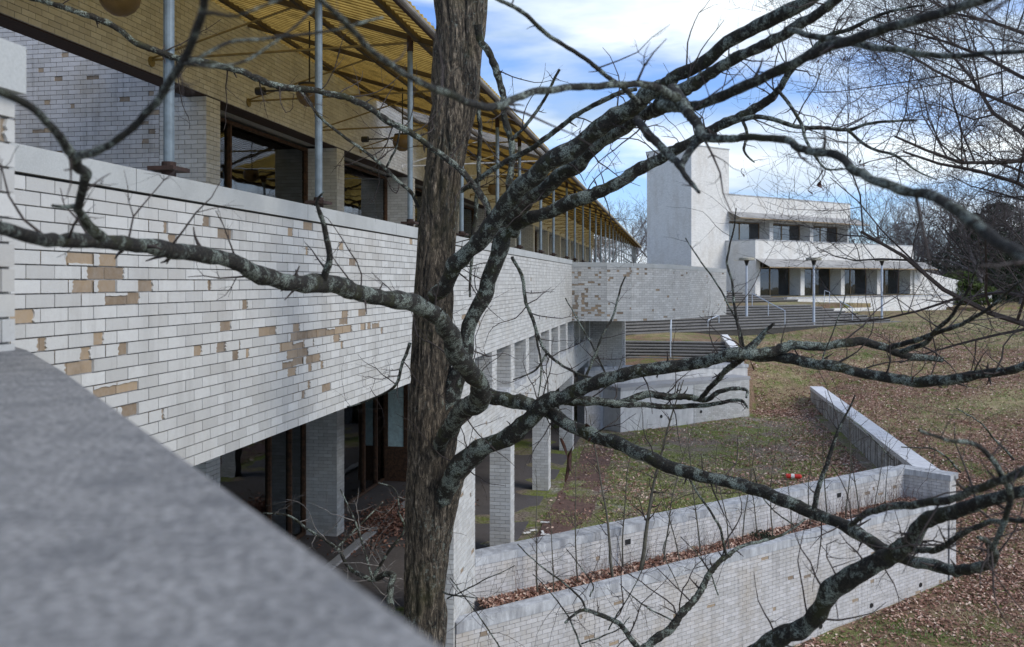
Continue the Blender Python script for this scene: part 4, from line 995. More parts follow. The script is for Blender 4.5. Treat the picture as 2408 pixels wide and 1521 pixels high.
def D(pl, y0, y1):    # assign depths linearly from y0 to y1 along the branch
    n = len(pl); return [(*p, y0 + (y1 - y0) * i / (n - 1)) for i, p in enumerate(pl)]
BR.append((D([(1025, 1060, 30), (1048, 1015, 40), (1087, 962, 50), (1135, 935, 54), (1112, 884, 50), (1078, 830, 50), (1040, 762, 50), (985, 717, 46), (900, 695, 42), (800, 674, 48), (700, 668, 48), (600, 640, 44), (500, 603, 42), (380, 585, 42), (240, 562, 40), (100, 563, 34), (-40, 520, 34)], 6.4, 1.7), 1.0))
BR.append((D([(1125, 935, 44), (1180, 938, 40), (1260, 953, 36), (1368, 1012, 36), (1450, 1042, 35), (1523, 1077, 36), (1628, 1112, 35), (1778, 1152, 34), (1903, 1206, 32), (2003, 1241, 32), (2053, 1276, 32), (2128, 1311, 32), (2228, 1336, 30), (2303, 1331, 26), (2338, 1311, 24), (2328, 1281, 18), (2300, 1262, 9)], 6.4, 2.6), 1.0))
BR.append((D([(1036, 1100, 34), (1050, 1015, 42), (1063, 928, 44), (1094, 811, 42), (1121, 727, 42), (1147, 670, 42), (1164, 610, 42), (1187, 543, 44), (1204, 509, 46)], 6.5, 6.3), .3))
BR.append((D([(1020, 1215, 34), (1044, 1160, 46), (1071, 1109, 50), (1138, 1055, 50), (1203, 1022, 46), (1271, 955, 42), (1338, 928, 40), (1415, 895, 36), (1506, 871, 34), (1605, 861, 34), (1672, 844, 32), (1755, 832, 34), (1873, 844, 28), (1940, 858, 26), (2040, 876, 26), (2107, 891, 26), (2174, 899, 28), (2241, 894, 28), (2308, 881, 24), (2375, 874, 22), (2420, 852, 20), (2520, 800, 14)], 6.5, 3.6), 1.0))
BR.append((D([(1740, 832, 30), (1819, 827, 28), (1873, 811, 24), (1940, 812, 22), (2013, 806, 22), (2074, 817, 22), (2117, 831, 22), (2174, 841, 18), (2218, 848, 14)], 4.9, 4.6), .5))
BR.append((D([(2117, 829, 15), (2174, 804, 13), (2201, 777, 12), (2241, 737, 10), (2278, 673, 7), (2300, 610, 4)], 4.6, 3.6), .8))
BR.append((D([(2090, 818, 15), (2174, 791, 13), (2241, 770, 11), (2291, 744, 10), (2358, 697, 8), (2420, 650, 6)], 4.6, 3.4), .8))
BR.append((D([(1325, 938, 26), (1372, 941, 24), (1449, 945, 22), (1522, 928, 20), (1605, 934, 17), (1655, 941, 15), (1688, 921, 12), (1749, 914, 9), (1752, 934, 5)], 6.0, 5.4), .7))
BR.append((D([(1440, 945, 16), (1605, 956, 13), (1685, 948, 11), (1739, 941, 9), (1756, 958, 5)], 5.8, 5.4), .8))
BR.append((D([(1648, 938, 13), (1690, 890, 15), (1722, 858, 17), (1755, 834, 20)], 5.5, 5.0), .3))
BR.append((D([(1750, 834, 26), (1780, 804, 20), (1800, 780, 12), (1818, 764, 8)], 4.9, 4.8), 1.2))
BR.append((D([(1010, 707, 34), (1045, 672, 40), (1087, 610, 44), (1154, 526, 46), (1221, 445, 48), (1271, 402, 48), (1372, 322, 50), (1472, 258, 46), (1539, 214, 40), (1605, 172, 34), (1705, 106, 34), (1806, 50, 36), (1890, 7, 36), (1990, -60, 34)], 6.2, 3.6), .6))
BR.append((D([(1195, 520, 46), (1230, 478, 42), (1271, 450, 40), (1372, 368, 38), (1499, 278, 34), (1560, 248, 44), (1605, 210, 36), (1722, 141, 30), (1839, 80, 28), (1940, 20, 26), (2010, -40, 24)], 6.3, 3.0), .4))
BR.append((D([(1205, 545, 38), (1230, 520, 34), (1271, 505, 34), (1338, 479, 38), (1405, 459, 34), (1472, 419, 32), (1539, 378, 30), (1605, 345, 28), (1672, 308, 28), (1739, 275, 26), (1806, 234, 22), (1832, 208, 18), (1859, 167, 15), (1896, 127, 15), (1940, 90, 14), (2007, 67, 11), (2057, 37, 9), (2107, 23, 8), (2174, 10, 5)], 6.3, 4.4), 1.2))
BR.append((D([(1745, 276, 14), (1789, 275, 13), (1873, 295, 12), (1940, 300, 11), (2000, 303, 10), (2040, 291, 8), (2100, 285, 7), (2157, 288, 4)], 4.8, 4.4), 1.3))
BR.append((D([(1995, 303, 8), (2033, 338, 8), (2107, 368, 7), (2154, 402, 5), (2201, 422, 3)], 4.5, 4.1), 1.3))
BR.append((D([(1828, 212, 10), (1879, 281, 9), (1896, 335, 8), (1940, 395, 6), (1980, 398, 4)], 4.7, 4.4), 1.6))
BR.append((D([(1746, 278, 9), (1755, 318, 8), (1749, 355, 7), (1772, 382, 4)], 4.8, 4.6), 1.8))
# nearer limbs, out of focus
BR.append((D([(1560, 252, 34), (1648, 248, 26), (1739, 208, 26), (1839, 167, 26), (1940, 117, 28), (2007, 97, 28), (2107, 60, 26), (2208, 27, 26), (2325, 0, 26), (2480, -50, 26)], 2.9, 1.35), .5))
BR.append((D([(1850, 68, 16), (1940, 87, 18), (2007, 100, 20), (2090, 117, 18), (2208, 134, 16), (2308, 124, 15), (2420, 120, 14), (2520, 118, 12)], 2.5, 1.4), .6))
BR.append((D([(1585, 215, 40), (1605, 240, 34), (1638, 291, 26), (1655, 322, 24), (1739, 325, 20), (1839, 332, 20), (1889, 352, 22), (1963, 365, 24), (2007, 402, 24), (2074, 435, 26), (2174, 459, 28), (2241, 492, 30), (2325, 553, 34), (2407, 606, 36), (2530, 680, 38)], 2.9, 1.1), .5))
BR.append((D([(1650, 318, 24), (1621, 362, 20), (1605, 402, 16), (1625, 432, 13), (1643, 452, 8)], 2.6, 2.3), .5))
BR.append((D([(1499, 278, 22), (1522, 318, 24), (1573, 362, 22), (1603, 398, 18)], 3.0, 2.5), .4))
BR.append((D([(700, -60, 14), (802, 50, 18), (886, 127, 18), (953, 174, 18), (1037, 214, 19), (1104, 241, 20), (1171, 248, 22), (1254, 218, 20), (1338, 204, 19), (1439, 197, 18), (1539, 204, 20), (1595, 228, 26)], 1.15, 2.6), .4))
BR.append((D([(1130, -30, 10), (1164, 0, 11), (1234, 37, 12), (1288, 84, 12), (1372, 134, 12), (1439, 187, 13), (1500, 245, 16)], 2.3, 2.9), .7))
BR.append((D([(484, -50, 22), (479, 0, 22), (469, 40, 22), (445, 110, 22), (402, 188, 22), (335, 278, 21), (251, 342, 20), (184, 368, 24)], 1.15, 1.6), .3))
BR.append((D([(-40, 195, 20), (0, 214, 20), (67, 248, 21), (117, 295, 22), (157, 345, 24), (181, 385, 30), (201, 409, 26), (190, 469, 22), (184, 496, 22), (210, 530, 28), (240, 556, 30)], 1.3, 2.1), .4))
BR.append((D([(184, 482, 16), (150, 486, 12), (124, 482, 8)], 1.9, 1.9), .2))
BR.append((D([(445, 147, 10), (502, 114, 10), (553, 97, 9), (636, 90, 9), (737, 80, 8), (802, 70, 7), (900, 40, 6)], 1.3, 1.5), .4))
BR.append((D([(430, 150, 10), (502, 154, 9), (569, 144, 8), (670, 84, 7), (740, 17, 6)], 1.3, 1.5), .3))
BR.append((D([(465, 28, 12), (500, 26, 10), (552, 37, 8), (636, 10, 7), (700, -20, 6)], 1.2, 1.2), .3))
BR.append((D([(760, 660, 20), (775, 610, 17), (768, 560, 15), (757, 510, 13), (745, 475, 9), (762, 450, 5)], 3.6, 3.4), .4))
# mid distance limbs, in focus
BR.append((D([(-30, -30, 12), (60, -6, 14), (134, 10, 15), (218, 40, 16), (285, 70, 16), (318, 100, 16), (368, 121, 17), (419, 134, 17), (502, 151, 18), (586, 174, 18), (653, 198, 19), (737, 214, 17), (802, 228, 17), (853, 248, 18), (903, 278, 18), (953, 305, 17), (1003, 335, 16), (1054, 375, 17), (1104, 422, 18), (1137, 469, 18), (1152, 512, 20)], 5.4, 6.3), 1.2))
BR.append((D([(1124, 60, 22), (1130, 95, 20), (1157, 134, 19), (1177, 201, 18), (1187, 268, 17), (1201, 335, 17), (1201, 402, 17), (1194, 449, 17), (1190, 530, 20)], 6.3, 6.4), .8))
BR.append((D([(1087, 449, 12), (1137, 412, 13), (1204, 372, 14), (1238, 355, 14), (1288, 322, 14), (1338, 281, 13), (1388, 248, 13), (1439, 224, 13), (1495, 208, 10)], 6.4, 5.4), .9))
BR.append((D([(1203, 330, 9), (1248, 281, 9), (1281, 228, 8), (1315, 166, 7)], 6.3, 6.1), .9))
BR.append((D([(1104, 700, 6), (1110, 560, 9), (1120, 480, 11), (1128, 380, 11), (1125, 250, 12)], 6.7, 6.6), .6))
BR.append((D([(1204, 606, 9), (1228, 650, 9), (1238, 710, 9), (1254, 754, 9), (1271, 801, 8), (1285, 828, 8), (1321, 858, 7), (1372, 881, 6), (1415, 893, 5)], 6.2, 5.9), 1.3))
BR.append((D([(1246, 735, 7), (1261, 787, 7), (1268, 844, 6), (1271, 878, 5), (1264, 935, 3)], 6.2, 6.1), 1.6))
BR.append((D([(1284, 831, 6), (1254, 871, 5), (1204, 894, 3)], 6.1, 6.0), 1.6))
BR.append((D([(966, 810, 9), (945, 860, 8), (930, 905, 8), (905, 925, 6), (860, 945, 4), (815, 955, 3)], 6.4, 6.6), 1.4))
BR.append((D([(700, 205, 8), (745, 265, 8), (800, 315, 8), (850, 350, 8), (905, 395, 9), (945, 435, 10), (968, 455, 10), (985, 490, 8)], 6.2, 6.5), .8))
BR.append((D([(905, 400, 7), (925, 355, 6), (940, 305, 4)], 6.4, 6.3), .6))
# lower right, nearer
BR.append((D([(1740, 1560, 44), (1793, 1521, 46), (1903, 1461, 50), (1953, 1391, 52), (2053, 1331, 50), (2128, 1281, 44), (2178, 1226, 40), (2253, 1196, 36), (2328, 1176, 32), (2420, 1158, 28), (2520, 1140, 26)], 3.9, 2.4), 1.0))
BR.append((D([(1998, 1237, 12), (2030, 1212, 16), (2078, 1196, 20), (2203, 1181, 22), (2303, 1146, 22), (2420, 1100, 22), (2500, 1070, 20)], 3.4, 1.7), .8))
BR.append((D([(2128, 1288, 18), (2203, 1291, 17), (2278, 1246, 15), (2353, 1226, 14), (2440, 1220, 12)], 3.2, 2.2), .8))
BR.append((D([(2160, 1010, 8), (2230, 1035, 10), (2303, 1051, 13), (2353, 1111, 15), (2378, 1176, 16), (2353, 1251, 15), (2333, 1291, 14)], 2.0, 2.3), .8))
BR.append((D([(1503, 1540, 24), (1578, 1471, 22), (1628, 1411, 19), (1678, 1336, 15), (1718, 1301, 12), (1753, 1281, 9), (1828, 1261, 7), (1895, 1221, 4)], 5.2, 5.4), 1.3))
BR.append((D([(1503, 1530, 16), (1453, 1466, 13), (1403, 1441, 11), (1363, 1436, 9), (1328, 1466, 6)], 5.2, 5.0), 1.5))
BR.append((D([(1708, 1303, 8), (1688, 1236, 7), (1643, 1166, 6), (1613, 1111, 4)], 5.3, 5.3), 1.3))
BR.append((D([(1913, 1200, 15), (1925, 1150, 13), (1938, 1101, 12), (1958, 1040, 10), (1985, 985, 6), (2010, 930, 4)], 4.4, 4.4), .9))
BR.append((D([(1742, 824, 7), (1729, 717, 7), (1719, 660, 6), (1709, 617, 6), (1725, 543, 4), (1730, 490, 3)], 5.0, 5.0), 1.4))
BR.append((D([(1750, 830, 7), (1735, 760, 6), (1700, 690, 5), (1640, 600, 4), (1612, 560, 3)], 5.0, 5.1), .8))
BR.append((D([(1430, 888, 6), (1330, 700, 3)], 6.0, 6.2), .5))
BR.append((D([(1370, 905, 7), (1415, 790, 6), (1440, 740, 6), (1470, 650, 4)], 6.0, 6.0), 1.0))
BR.append((D([(1930, 858, 4), (1990, 690, 3)], 4.7, 4.7), 1.5))
for pl_ in ([(1058, 1356, 4), (1120, 1440, 5), (1178, 1530, 6)], [(1214, 1281, 4), (1289, 1348, 6), (1359, 1401, 8), (1378, 1436, 9)], [(1253, 1351, 3), (1331, 1440, 6), (1367, 1530, 8)],
            [(1331, 1292, 3), (1390, 1368, 5), (1385, 1400, 6)], [(1050, 1406, 6), (1114, 1376, 5), (1211, 1328, 3)], [(1457, 1373, 3), (1504, 1418, 5), (1580, 1460, 6)], [(1367, 1515, 6), (1448, 1482, 5), (1480, 1450, 3)],
            [(1040, 1390, 7), (1062, 1398, 6), (1120, 1405, 4)], [(1600, 1390, 3), (1560, 1300, 4), (1575, 1250, 3)], [(1430, 1480, 6), (1490, 1380, 4), (1525, 1290, 3)], [(1690, 1400, 6), (1660, 1330, 5), (1600, 1260, 3)],
            [(1870, 1240, 6), (1800, 1180, 5), (1770, 1100, 3)], [(2100, 1080, 4), (2030, 1010, 5), (1960, 960, 3)], [(2260, 1110, 8), (2200, 1060, 6), (2120, 1050, 4)], [(2380, 1080, 9), (2310, 1000, 6), (2250, 960, 4)]):
    BR.append((D([(a_, b_, c_ * .7) for (a_, b_, c_) in pl_], 5.8, 5.6), 2.2))
def collar(pl, seed):
    P, R = tp(pl); P, R = catmull(P, R, .012); V, Fq = [], []; n = 64
    T = np.gradient(P, axis=0); T /= np.linalg.norm(T, axis=1)[:, None]; x = np.cross(T[0], (0, 1, 0)); L_ = 0
    for i in range(len(P)):
        x = x - T[i] * np.dot(x, T[i]); x /= np.linalg.norm(x); y = np.cross(T[i], x); L_ += .012
        for k in range(n):
            a = 2 * math.pi * k / n; q = Vector((math.cos(a) * R[i] * 22, math.sin(a) * R[i] * 22, L_ * 3 + seed)); v = noise.noise(q)
            h = -.012 * (1 - min(1, abs(v) * 2.6)) + .006 * noise.noise(q * 2.3)
            d = x * math.cos(a) + y * math.sin(a); V.append(tuple(P[i] + d * (R[i] + h)))
    for i in range(len(P) - 1):
        for k in range(n): j = (k + 1) % n; Fq.append((i * n + k, i * n + j, (i + 1) * n + j, (i + 1) * n + k))
    link('branch_collar', mesh('branch_collar', V, np.array(Fq), None, False, True), 'trunk', TREE)
collar([(1006, 1330, 92, 6.51), (1018, 1250, 92, 6.49), (1044, 1165, 76, 6.47), (1068, 1115, 58, 6.46), (1092, 1090, 50, 6.46), (1112, 1072, 38, 6.46)], 3)
collar([(1006, 1190, 90, 6.50), (1020, 1100, 84, 6.46), (1040, 1035, 66, 6.43), (1062, 990, 54, 6.42), (1088, 966, 50, 6.42), (1112, 950, 38, 6.41)], 9)
collar([(1020, 1180, 70, 6.52), (1034, 1105, 66, 6.51), (1050, 1015, 52, 6.5), (1060, 945, 44, 6.5), (1066, 900, 34, 6.5)], 15)
TWV, TWF = [], []
rt = random.Random(11)
def twig(p, d, L, r, depth, near):
    n = max(3, int(L / .055)); P = [np.array(p)]; R = [r]; d = np.array(d, float); d /= np.linalg.norm(d)
    for i in range(n):
        d = d + np.array([rt.gauss(0, .20), rt.gauss(0, .18), rt.gauss(.03, .20)]); d /= np.linalg.norm(d)
        P.append(P[-1] + d * L / n); R.append(r * (1 - .72 * (i + 1) / n))
    tube(TWV, TWF, P, R, 4 if near else 3, cap=False)
    if depth > 0:
        for k in range(rt.randint(1, 3)):
            i = rt.randint(1, n - 1); s = np.cross(d, (rt.gauss(0, 1), rt.gauss(0, 1), rt.gauss(0, 1))); s /= np.linalg.norm(s) + 1e-9
            twig(P[i], d * .55 + s * .85, L * rt.uniform(.25, .6), R[i] * .62, depth - 1, near)
    if depth == 0 or rt.random() < .6:    # buds and spurs
        for i in range(1, n, 2):
            s = np.cross(d, (rt.gauss(0, 1), rt.gauss(0, 1), rt.gauss(0, 1))); s /= np.linalg.norm(s) + 1e-9
            if rt.random() < .6: tube(TWV, TWF, [P[i], P[i] + s * R[i] * 2 + (s + d) * rt.uniform(.004, .02)], [R[i] * .8, R[i] * .5], 3, cap=False)
for bi, (pl, dens) in enumerate(BR):
    pl = [(x, y, w_ * .90, Y) for i, (x, y, w_, Y) in enumerate(pl)]; P, R = tp(pl); big = max(R)
    Pc, Rc = catmull(P, R, max(.012, big * .45))
    # gentle irregular bends
    for i in range(len(Pc)):
        q = Vector(Pc[i]); Pc[i] += np.array(noise.noise_vector(q * 5)) * (Rc[i] * .35 + .010 * min(1, Pc[i][1] / 6)) + np.array(noise.noise_vector(q * 16)) * .004
    TV, TF = [], []; tube(TV, TF, Pc, Rc, 14 if big > .03 else 8, .30 if big > .02 else .2, bi)
    link('branch', mesh('branch', TV, np.array(TF), None, False, True), 'bark', TREE)
    L = np.sum(np.linalg.norm(np.diff(Pc, axis=0), axis=1)); cnt = int(L * 7.5 * dens)
    for k in range(cnt):
        i = rt.randint(int(len(Pc) * .12), len(Pc) - 2); T = Pc[i + 1] - Pc[i]; T /= np.linalg.norm(T) + 1e-9
        s = np.cross(T, (rt.gauss(0, .4), 1.0 + rt.gauss(0, .5), rt.gauss(0, .4))); s /= np.linalg.norm(s) + 1e-9
        if rt.random() < .38: s = -s
        Y = Pc[i][1]; sc = min(1.0, Y / 5.0)
        if rt.random() < .35:   # dead stub
            twig(Pc[i] + s * Rc[i] * .6, s + T * .4, rt.uniform(.03, .09), min(Rc[i] * .4, .007), 0, True)
        else: twig(Pc[i] + s * Rc[i] * .6, s * .8 + T * rt.uniform(-.1, .9), rt.uniform(.15, .60) * sc, min(Rc[i] * .38, .0048 * (.55 + .5 * sc)), 2, True)
link('twigs', mesh('twigs', TWV, np.array(TWF), None, False, True), 'twig', TREE, kind='stuff')
# dangling seed pods
def pod(x, y, L, Y, w_=.02, seed=0):
    V = []; Fq = []; n = 12; p = np.array(PX(x, y, Y)); r_ = random.Random(seed); bend = r_.uniform(-.25, .25); tw_ = r_.uniform(1, 4)
    for i in range(n + 1):
        t = i / n; c = p + np.array([bend * L * math.sin(t * 2.6), .03 * math.sin(t * 5), -L * t]); ww = w_ * math.sin(math.pi * min(1, .08 + t * .9)) ** .6; a = tw_ * t + seed
        ax = np.array([math.cos(a), math.sin(a), 0]); ay = np.array([-ax[1], ax[0], 0]) * .18
        for (s_, q_) in ((1, 0), (0, 1), (-1, 0), (0, -1)): V.append(c + ax * ww * s_ + ay * ww * q_)
    for i in range(n):
        for k in range(4): j = (k + 1) % 4; Fq.append((i * 4 + k, i * 4 + j, i * 4 + 4 + j, i * 4 + 4 + k))
    link('seed_pod', mesh('seed_pod', V, np.array(Fq), None, False, True), 'pod', TREE)
for i, a in enumerate(((1318, 1030, .27, 5.6, .017), (1352, 1040, .20, 5.6, .015), (1378, 995, .11, 5.6, .02), (1772, 828, .10, 5, .01), (1906, 437, .045, 4.4, .011), (1929, 425, .055, 4.4, .012), (2024, 376, .035, 4.4, .008), (2056, 382, .03, 4.4, .008), (1929, 136, .04, 4.4, .006), (1988, 132, .04, 4.4, .006), (1745, 395, .05, 4.6, .006))): pod(a[0], a[1], a[2], a[3], a[4], i)
for (x, y, x2, y2, Y) in ((1323, 1032, 1335, 1000, 5.6), (1350, 1035, 1352, 985, 5.6), (1378, 995, 1372, 945, 5.7), (1906, 437, 1935, 398, 4.4), (1929, 425, 1940, 396, 4.4)):
    V, Fq = [], []; tube(V, Fq, [PX(x, y, Y), PX((x + x2) / 2 + 4, (y + y2) / 2, Y), PX(x2, y2, Y)], [.002, .003, .003], 4); link('pod_stalk', mesh('pod_stalk', V, np.array(Fq), None, False), 'twig', TREE)

# dead lichened bough caught in front of the open walk
DB = thing('dead_bough', PX(920, 1424, 7.4), 'dead grey lichened bough with tangled twigs low beside the trunk', 'branch')
TWV, TWF = [], []
for (pl, dens) in ((D([(920, 1440, 18), (917, 1387, 17), (924, 1353, 16), (904, 1350, 14), (877, 1363, 11), (837, 1346, 10), (816, 1330, 9), (796, 1293, 8), (753, 1263, 7), (716, 1239, 6), (679, 1212, 5), (619, 1206, 3)], 7.4, 7.9), 2.4),
                   (D([(880, 1352, 9), (914, 1296, 7), (950, 1246, 6), (935, 1200, 4)], 7.4, 7.2), 2.2), (D([(876, 1363, 6), (840, 1240, 5), (800, 1150, 3)], 7.5, 7.9), 1.6), (D([(790, 1290, 6), (850, 1230, 4), (900, 1180, 3)], 7.7, 7.9), 1.6), (D([(940, 1200, 4), (928, 1150, 4), (890, 1135, 3)], 7.2, 7.3), 1)):
    P, R = tp(pl); Pc, Rc = catmull(P, R, .03)
    V, Fq = [], []; tube(V, Fq, Pc, Rc, 8, .35, 3); link('bough', mesh('bough', V, np.array(Fq), None, False, True), 'bark', DB)
    for k in range(int(len(Pc) * .13 * dens)):
        i = rt.randint(1, len(Pc) - 2); s = np.array([rt.gauss(0, 1), rt.gauss(0, .7), rt.gauss(.3, 1)]); s /= np.linalg.norm(s); twig(Pc[i], s, rt.uniform(.15, .6), .005, 2, True)
link('twigs', mesh('twigs', TWV, np.array(TWF), None, False, True), 'dead', DB, kind='stuff')

# ------------------------------------------------------------------ saplings in the planter
def sapling(x, y, Y0, h, lab, r=.018, lean=0., col='sap'):
    # stands in the planter soil at picture column x
    best = None
    for k in range(400):
        pt = A_IN + GD * L_IN * k / 400 + GN * Y0
        if proj((pt[0], pt[1], 0))[0] > x: best = pt; break
    if best is None: return
    b = np.array([best[0], best[1], -5.08]); t = thing('sapling', b, lab, 'sapling', 'thin bare saplings growing in the planter')
    V, Fq = [], []; n = 14; P = [b]; d = np.array([lean, 0, 1.0])
    for i in range(n): d = d + np.array([rt.gauss(0, .05), rt.gauss(0, .05), 0]); d /= np.linalg.norm(d); P.append(P[-1] + d * h / n)
    R = [r * (1 - .8 * i / n) for i in range(n + 1)]; tube(V, Fq, P, R, 7); link('stem', mesh('stem', V, np.array(Fq), None, False, True), col, t)
    global TWV, TWF
    TWV, TWF = [], []
    for k in range(int(h * 7)):
        i = rt.randint(int(n * .3), n - 1); s = np.array([rt.gauss(0, 1), rt.gauss(0, 1), .9]); s /= np.linalg.norm(s); twig(P[i], s, rt.uniform(.2, .7) * (1 - .5 * i / n), R[i] * .5, 1, False)
    link('twigs', mesh('twigs', TWV, np.array(TWF), None, False), 'twig', t, kind='stuff')
for i, (x, o_, h, r, l, lab) in enumerate(((1262, .3, 1.9, .012, .02, 'slim bare sapling in the planter nearest the building corner'), (1442, .45, 2.6, .022, -.12, 'straight bare sapling in the planter left of the thickest one'), (1500, .5, 3.2, .032, .06, 'thickest bare sapling in the planter, right of the dark wall vent'),
        (1466, .12, 2.6, .012, -.03, 'thin pale sapling growing against the planter back wall'), (1645, .3, 2.3, .013, -.02, 'slender sapling mid planter near the green plant'), (1712, .5, 2.0, .012, .05, 'short sapling in the planter beside the green plant'),
        (1780, .25, 1.9, .011, .03, 'sapling in the planter below the red cylinder on the terrace'), (1815, .4, 2.1, .012, -.04, 'sapling in the planter just right of the red cylinder'), (1905, .2, 1.8, .011, .02, 'sapling two thirds along the planter among dry weeds'),
        (1985, .35, 2.3, .013, .0, 'tall thin sapling near the right end of the planter'), (2020, .25, 2.6, .012, -.05, 'pair sapling near the planter corner, the left leaning one'), (2052, .3, 1.9, .010, .03, 'last small sapling before the planter corner'),
        (1300, .55, 1.6, .010, .05, 'short thin sapling at the left of the planter strip beside the brown leaves'), (1360, .25, 2.2, .012, -.02, 'slim sapling in the planter standing left of the dark wall vent'), (1560, .35, 2.4, .013, .02, 'slender grey sapling in the planter right of the thickest sapling'),
        (1600, .6, 1.8, .011, -.06, 'leaning thin sapling in the planter left of the green plant'), (1745, .2, 2.2, .011, .0, 'upright sapling against the planter back wall, just right of the green plant'), (1860, .55, 1.7, .010, .06, 'small sapling in the planter below the red canister'),
        (1945, .15, 2.4, .013, -.02, 'sapling beside the small dark vent near the right end of the planter'), (2080, .25, 1.5, .009, .02, 'tiny sapling right in the corner of the planter'))): sapling(x, 0, o_, h * 1.1, lab, r * 1.25, l)
# dry weed stalks at the right of the planter, green plant in the middle
V, Fq = [], []
for k in range(260):
    g = L_IN * rt.choice([rt.uniform(.70, .99), rt.uniform(.05, .99)]); q = A_IN + GD * g + GN * rt.uniform(.03, .5); b = np.array([q[0], q[1], -5.08]); h = rt.uniform(.2, .7)
    tube(V, Fq, [b, b + np.array([rt.gauss(0, .05), rt.gauss(0, .05), h * .6]), b + np.array([rt.gauss(0, .08), rt.gauss(0, .08), h])], [.004, .003, .0015], 3, cap=False)
link('weed_stalks', mesh('weed_stalks', V, np.array(Fq), None, False), 'pod', None, kind='stuff', label='dry brown weed stalks standing in the planter', category='weeds')
def leafcloud(c, rad, n, size, flat=1.0, rs=3):
    g = np.random.default_rng(rs); d = g.normal(size=(n, 3)); d /= np.linalg.norm(d, axis=1)[:, None]; p = np.array(c) + d * (g.random((n, 1)) ** .45) * np.array(rad)
    return scatter(p, size, g, flat)
def scatter(p, size, g, flat=1.0, blade=False):
    n = len(p); s = size * g.uniform(.55, 1.3, n); a = g.uniform(0, 2 * np.pi, n); t = g.normal(0, flat, n)
    u = np.stack([np.cos(a) * np.cos(t), np.sin(a) * np.cos(t), np.sin(t)], 1); w0 = g.normal(0, flat, n)
    w = np.stack([-np.sin(a) * np.cos(w0), np.cos(a) * np.cos(w0), np.sin(w0)], 1)
    up = np.cross(u, w); s = s[:, None]
    V = np.stack([p - u * s * .5, p + w * s * .28 + up * s * .12, p + u * s * .5, p - w * s * .28 + up * s * .10], 1).reshape(-1, 3)
    Fq = np.arange(4 * n).reshape(n, 4); tone = np.repeat(g.random(n), 4); return V, Fq, tone
gp = A_IN + GD * 6.35 + GN * .33; gt = thing('green_plant', (gp[0], gp[1], -5.08), 'small leafy green plant among the dead leaves of the planter', 'plant')
V, Fq, T_ = leafcloud((gp[0], gp[1], -4.95), (.26, .26, .17), 420, .06, .8); link('foliage', mesh('foliage', V, Fq, T_, False), 'conifer', gt)

# ------------------------------------------------------------------ trees behind
def treegen(seed, H, trunk_r, spread, levels, kids, up=.25, first=.25, segL=None, rmin=.008, curl=.12):
    r_ = random.Random(seed); tr = ([], []); cr_ = ([], [])
    def grow(p, d, L, r, lev):
        n = 5 if lev < 2 else 4; P = [p]; R = [r]; d = np.array(d, float)
        for i in range(n):
            d = d + np.array([r_.gauss(0, curl), r_.gauss(0, curl), r_.gauss(up * .1 * lev, curl)]); d /= np.linalg.norm(d); P.append(P[-1] + d * L / n); R.append(max(rmin * .5, r * (1 - .6 * (i + 1) / n)))
        tgt = tr if lev == 0 else cr_; tube(tgt[0], tgt[1], P, R, 10 if lev == 0 else (5 if lev == 1 else 3), cap=False)
        if lev >= levels: return
        k = kids[lev] + r_.randint(-1, 1)
        for j in range(k):
            t = first + (1 - first) * (j + r_.random()) / k if lev == 0 else .2 + .8 * (j + r_.random()) / k
            i = min(n - 1, int(t * n)); q = P[i] + (P[i + 1] - P[i]) * (t * n - i)
            s = np.array([r_.gauss(0, 1), r_.gauss(0, 1), r_.gauss(.1, .5)]); s -= d * np.dot(s, d); s /= np.linalg.norm(s) + 1e-9
            grow(q, d * (.55 if lev else .45) + s * spread + np.array([0, 0, up]), L * r_.uniform(.42, .68) * (1.0 if lev else .85), max(rmin, R[i] * .55), lev + 1)
    grow(np.array([0, 0, 0.]), (0, 0, 1), H * .62, trunk_r, 0)
    return mesh('trunk', tr[0], np.array(tr[1]), None, False, True), mesh('crown', cr_[0], np.array(cr_[1]), None, False)
KIND = {}
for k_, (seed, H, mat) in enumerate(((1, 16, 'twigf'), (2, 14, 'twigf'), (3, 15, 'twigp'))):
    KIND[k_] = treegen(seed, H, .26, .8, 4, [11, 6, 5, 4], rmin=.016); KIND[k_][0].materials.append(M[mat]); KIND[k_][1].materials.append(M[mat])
far_trees = [(2130, 112, 1.15, 1, 'broad bare tree rising behind the end of the far terrace'), (2235, 108, 1.1, 0, 'tall bare tree beside the dark evergreen group'), (2320, 100, 1.2, 1, 'large bare tree above the evergreens at the right'), (2400, 98, 1.15, 0, 'large bare tree at the right edge beyond the slope'), (2450, 104, 1.2, 1, 'bare tree just entering the picture on the far right'),
    (1440, 118, 0.95, 2, 'pale bare tree rising just past the end of the canopy'), (1490, 126, 1.1, 2, 'tall pale bare tree between the canopy and the tower'), (1525, 112, .85, 0, 'bare tree half hidden by the left edge of the tower'),
    (1862, 150, 1.0, 1, 'lone bare treetop showing above the roof of the far building'), (2025, 118, .95, 1, 'bare tree at the right hand corner of the far roof'), (2065, 125, 1.15, 0, 'bare spreading tree behind the right part of the upper terrace'),
    (2110, 130, 1.05, 1, 'dense bare tree behind the end of the terrace parapet'), (2160, 128, .9, 0, 'bare tree above the sloping ramp wall'), (2210, 140, .95, 1, 'bare tree left of the dark evergreen'), (2265, 134, .85, 0, 'greyish bare tree directly behind the dark evergreen'), (2335, 128, .95, 1, 'bare tree right of the dark evergreen'), (2395, 120, 1.0, 0, 'bare tree at the right edge of the photo above the lawn'), (1400, 135, 1.0, 0, 'bare tree seen through the far canopy poles')]
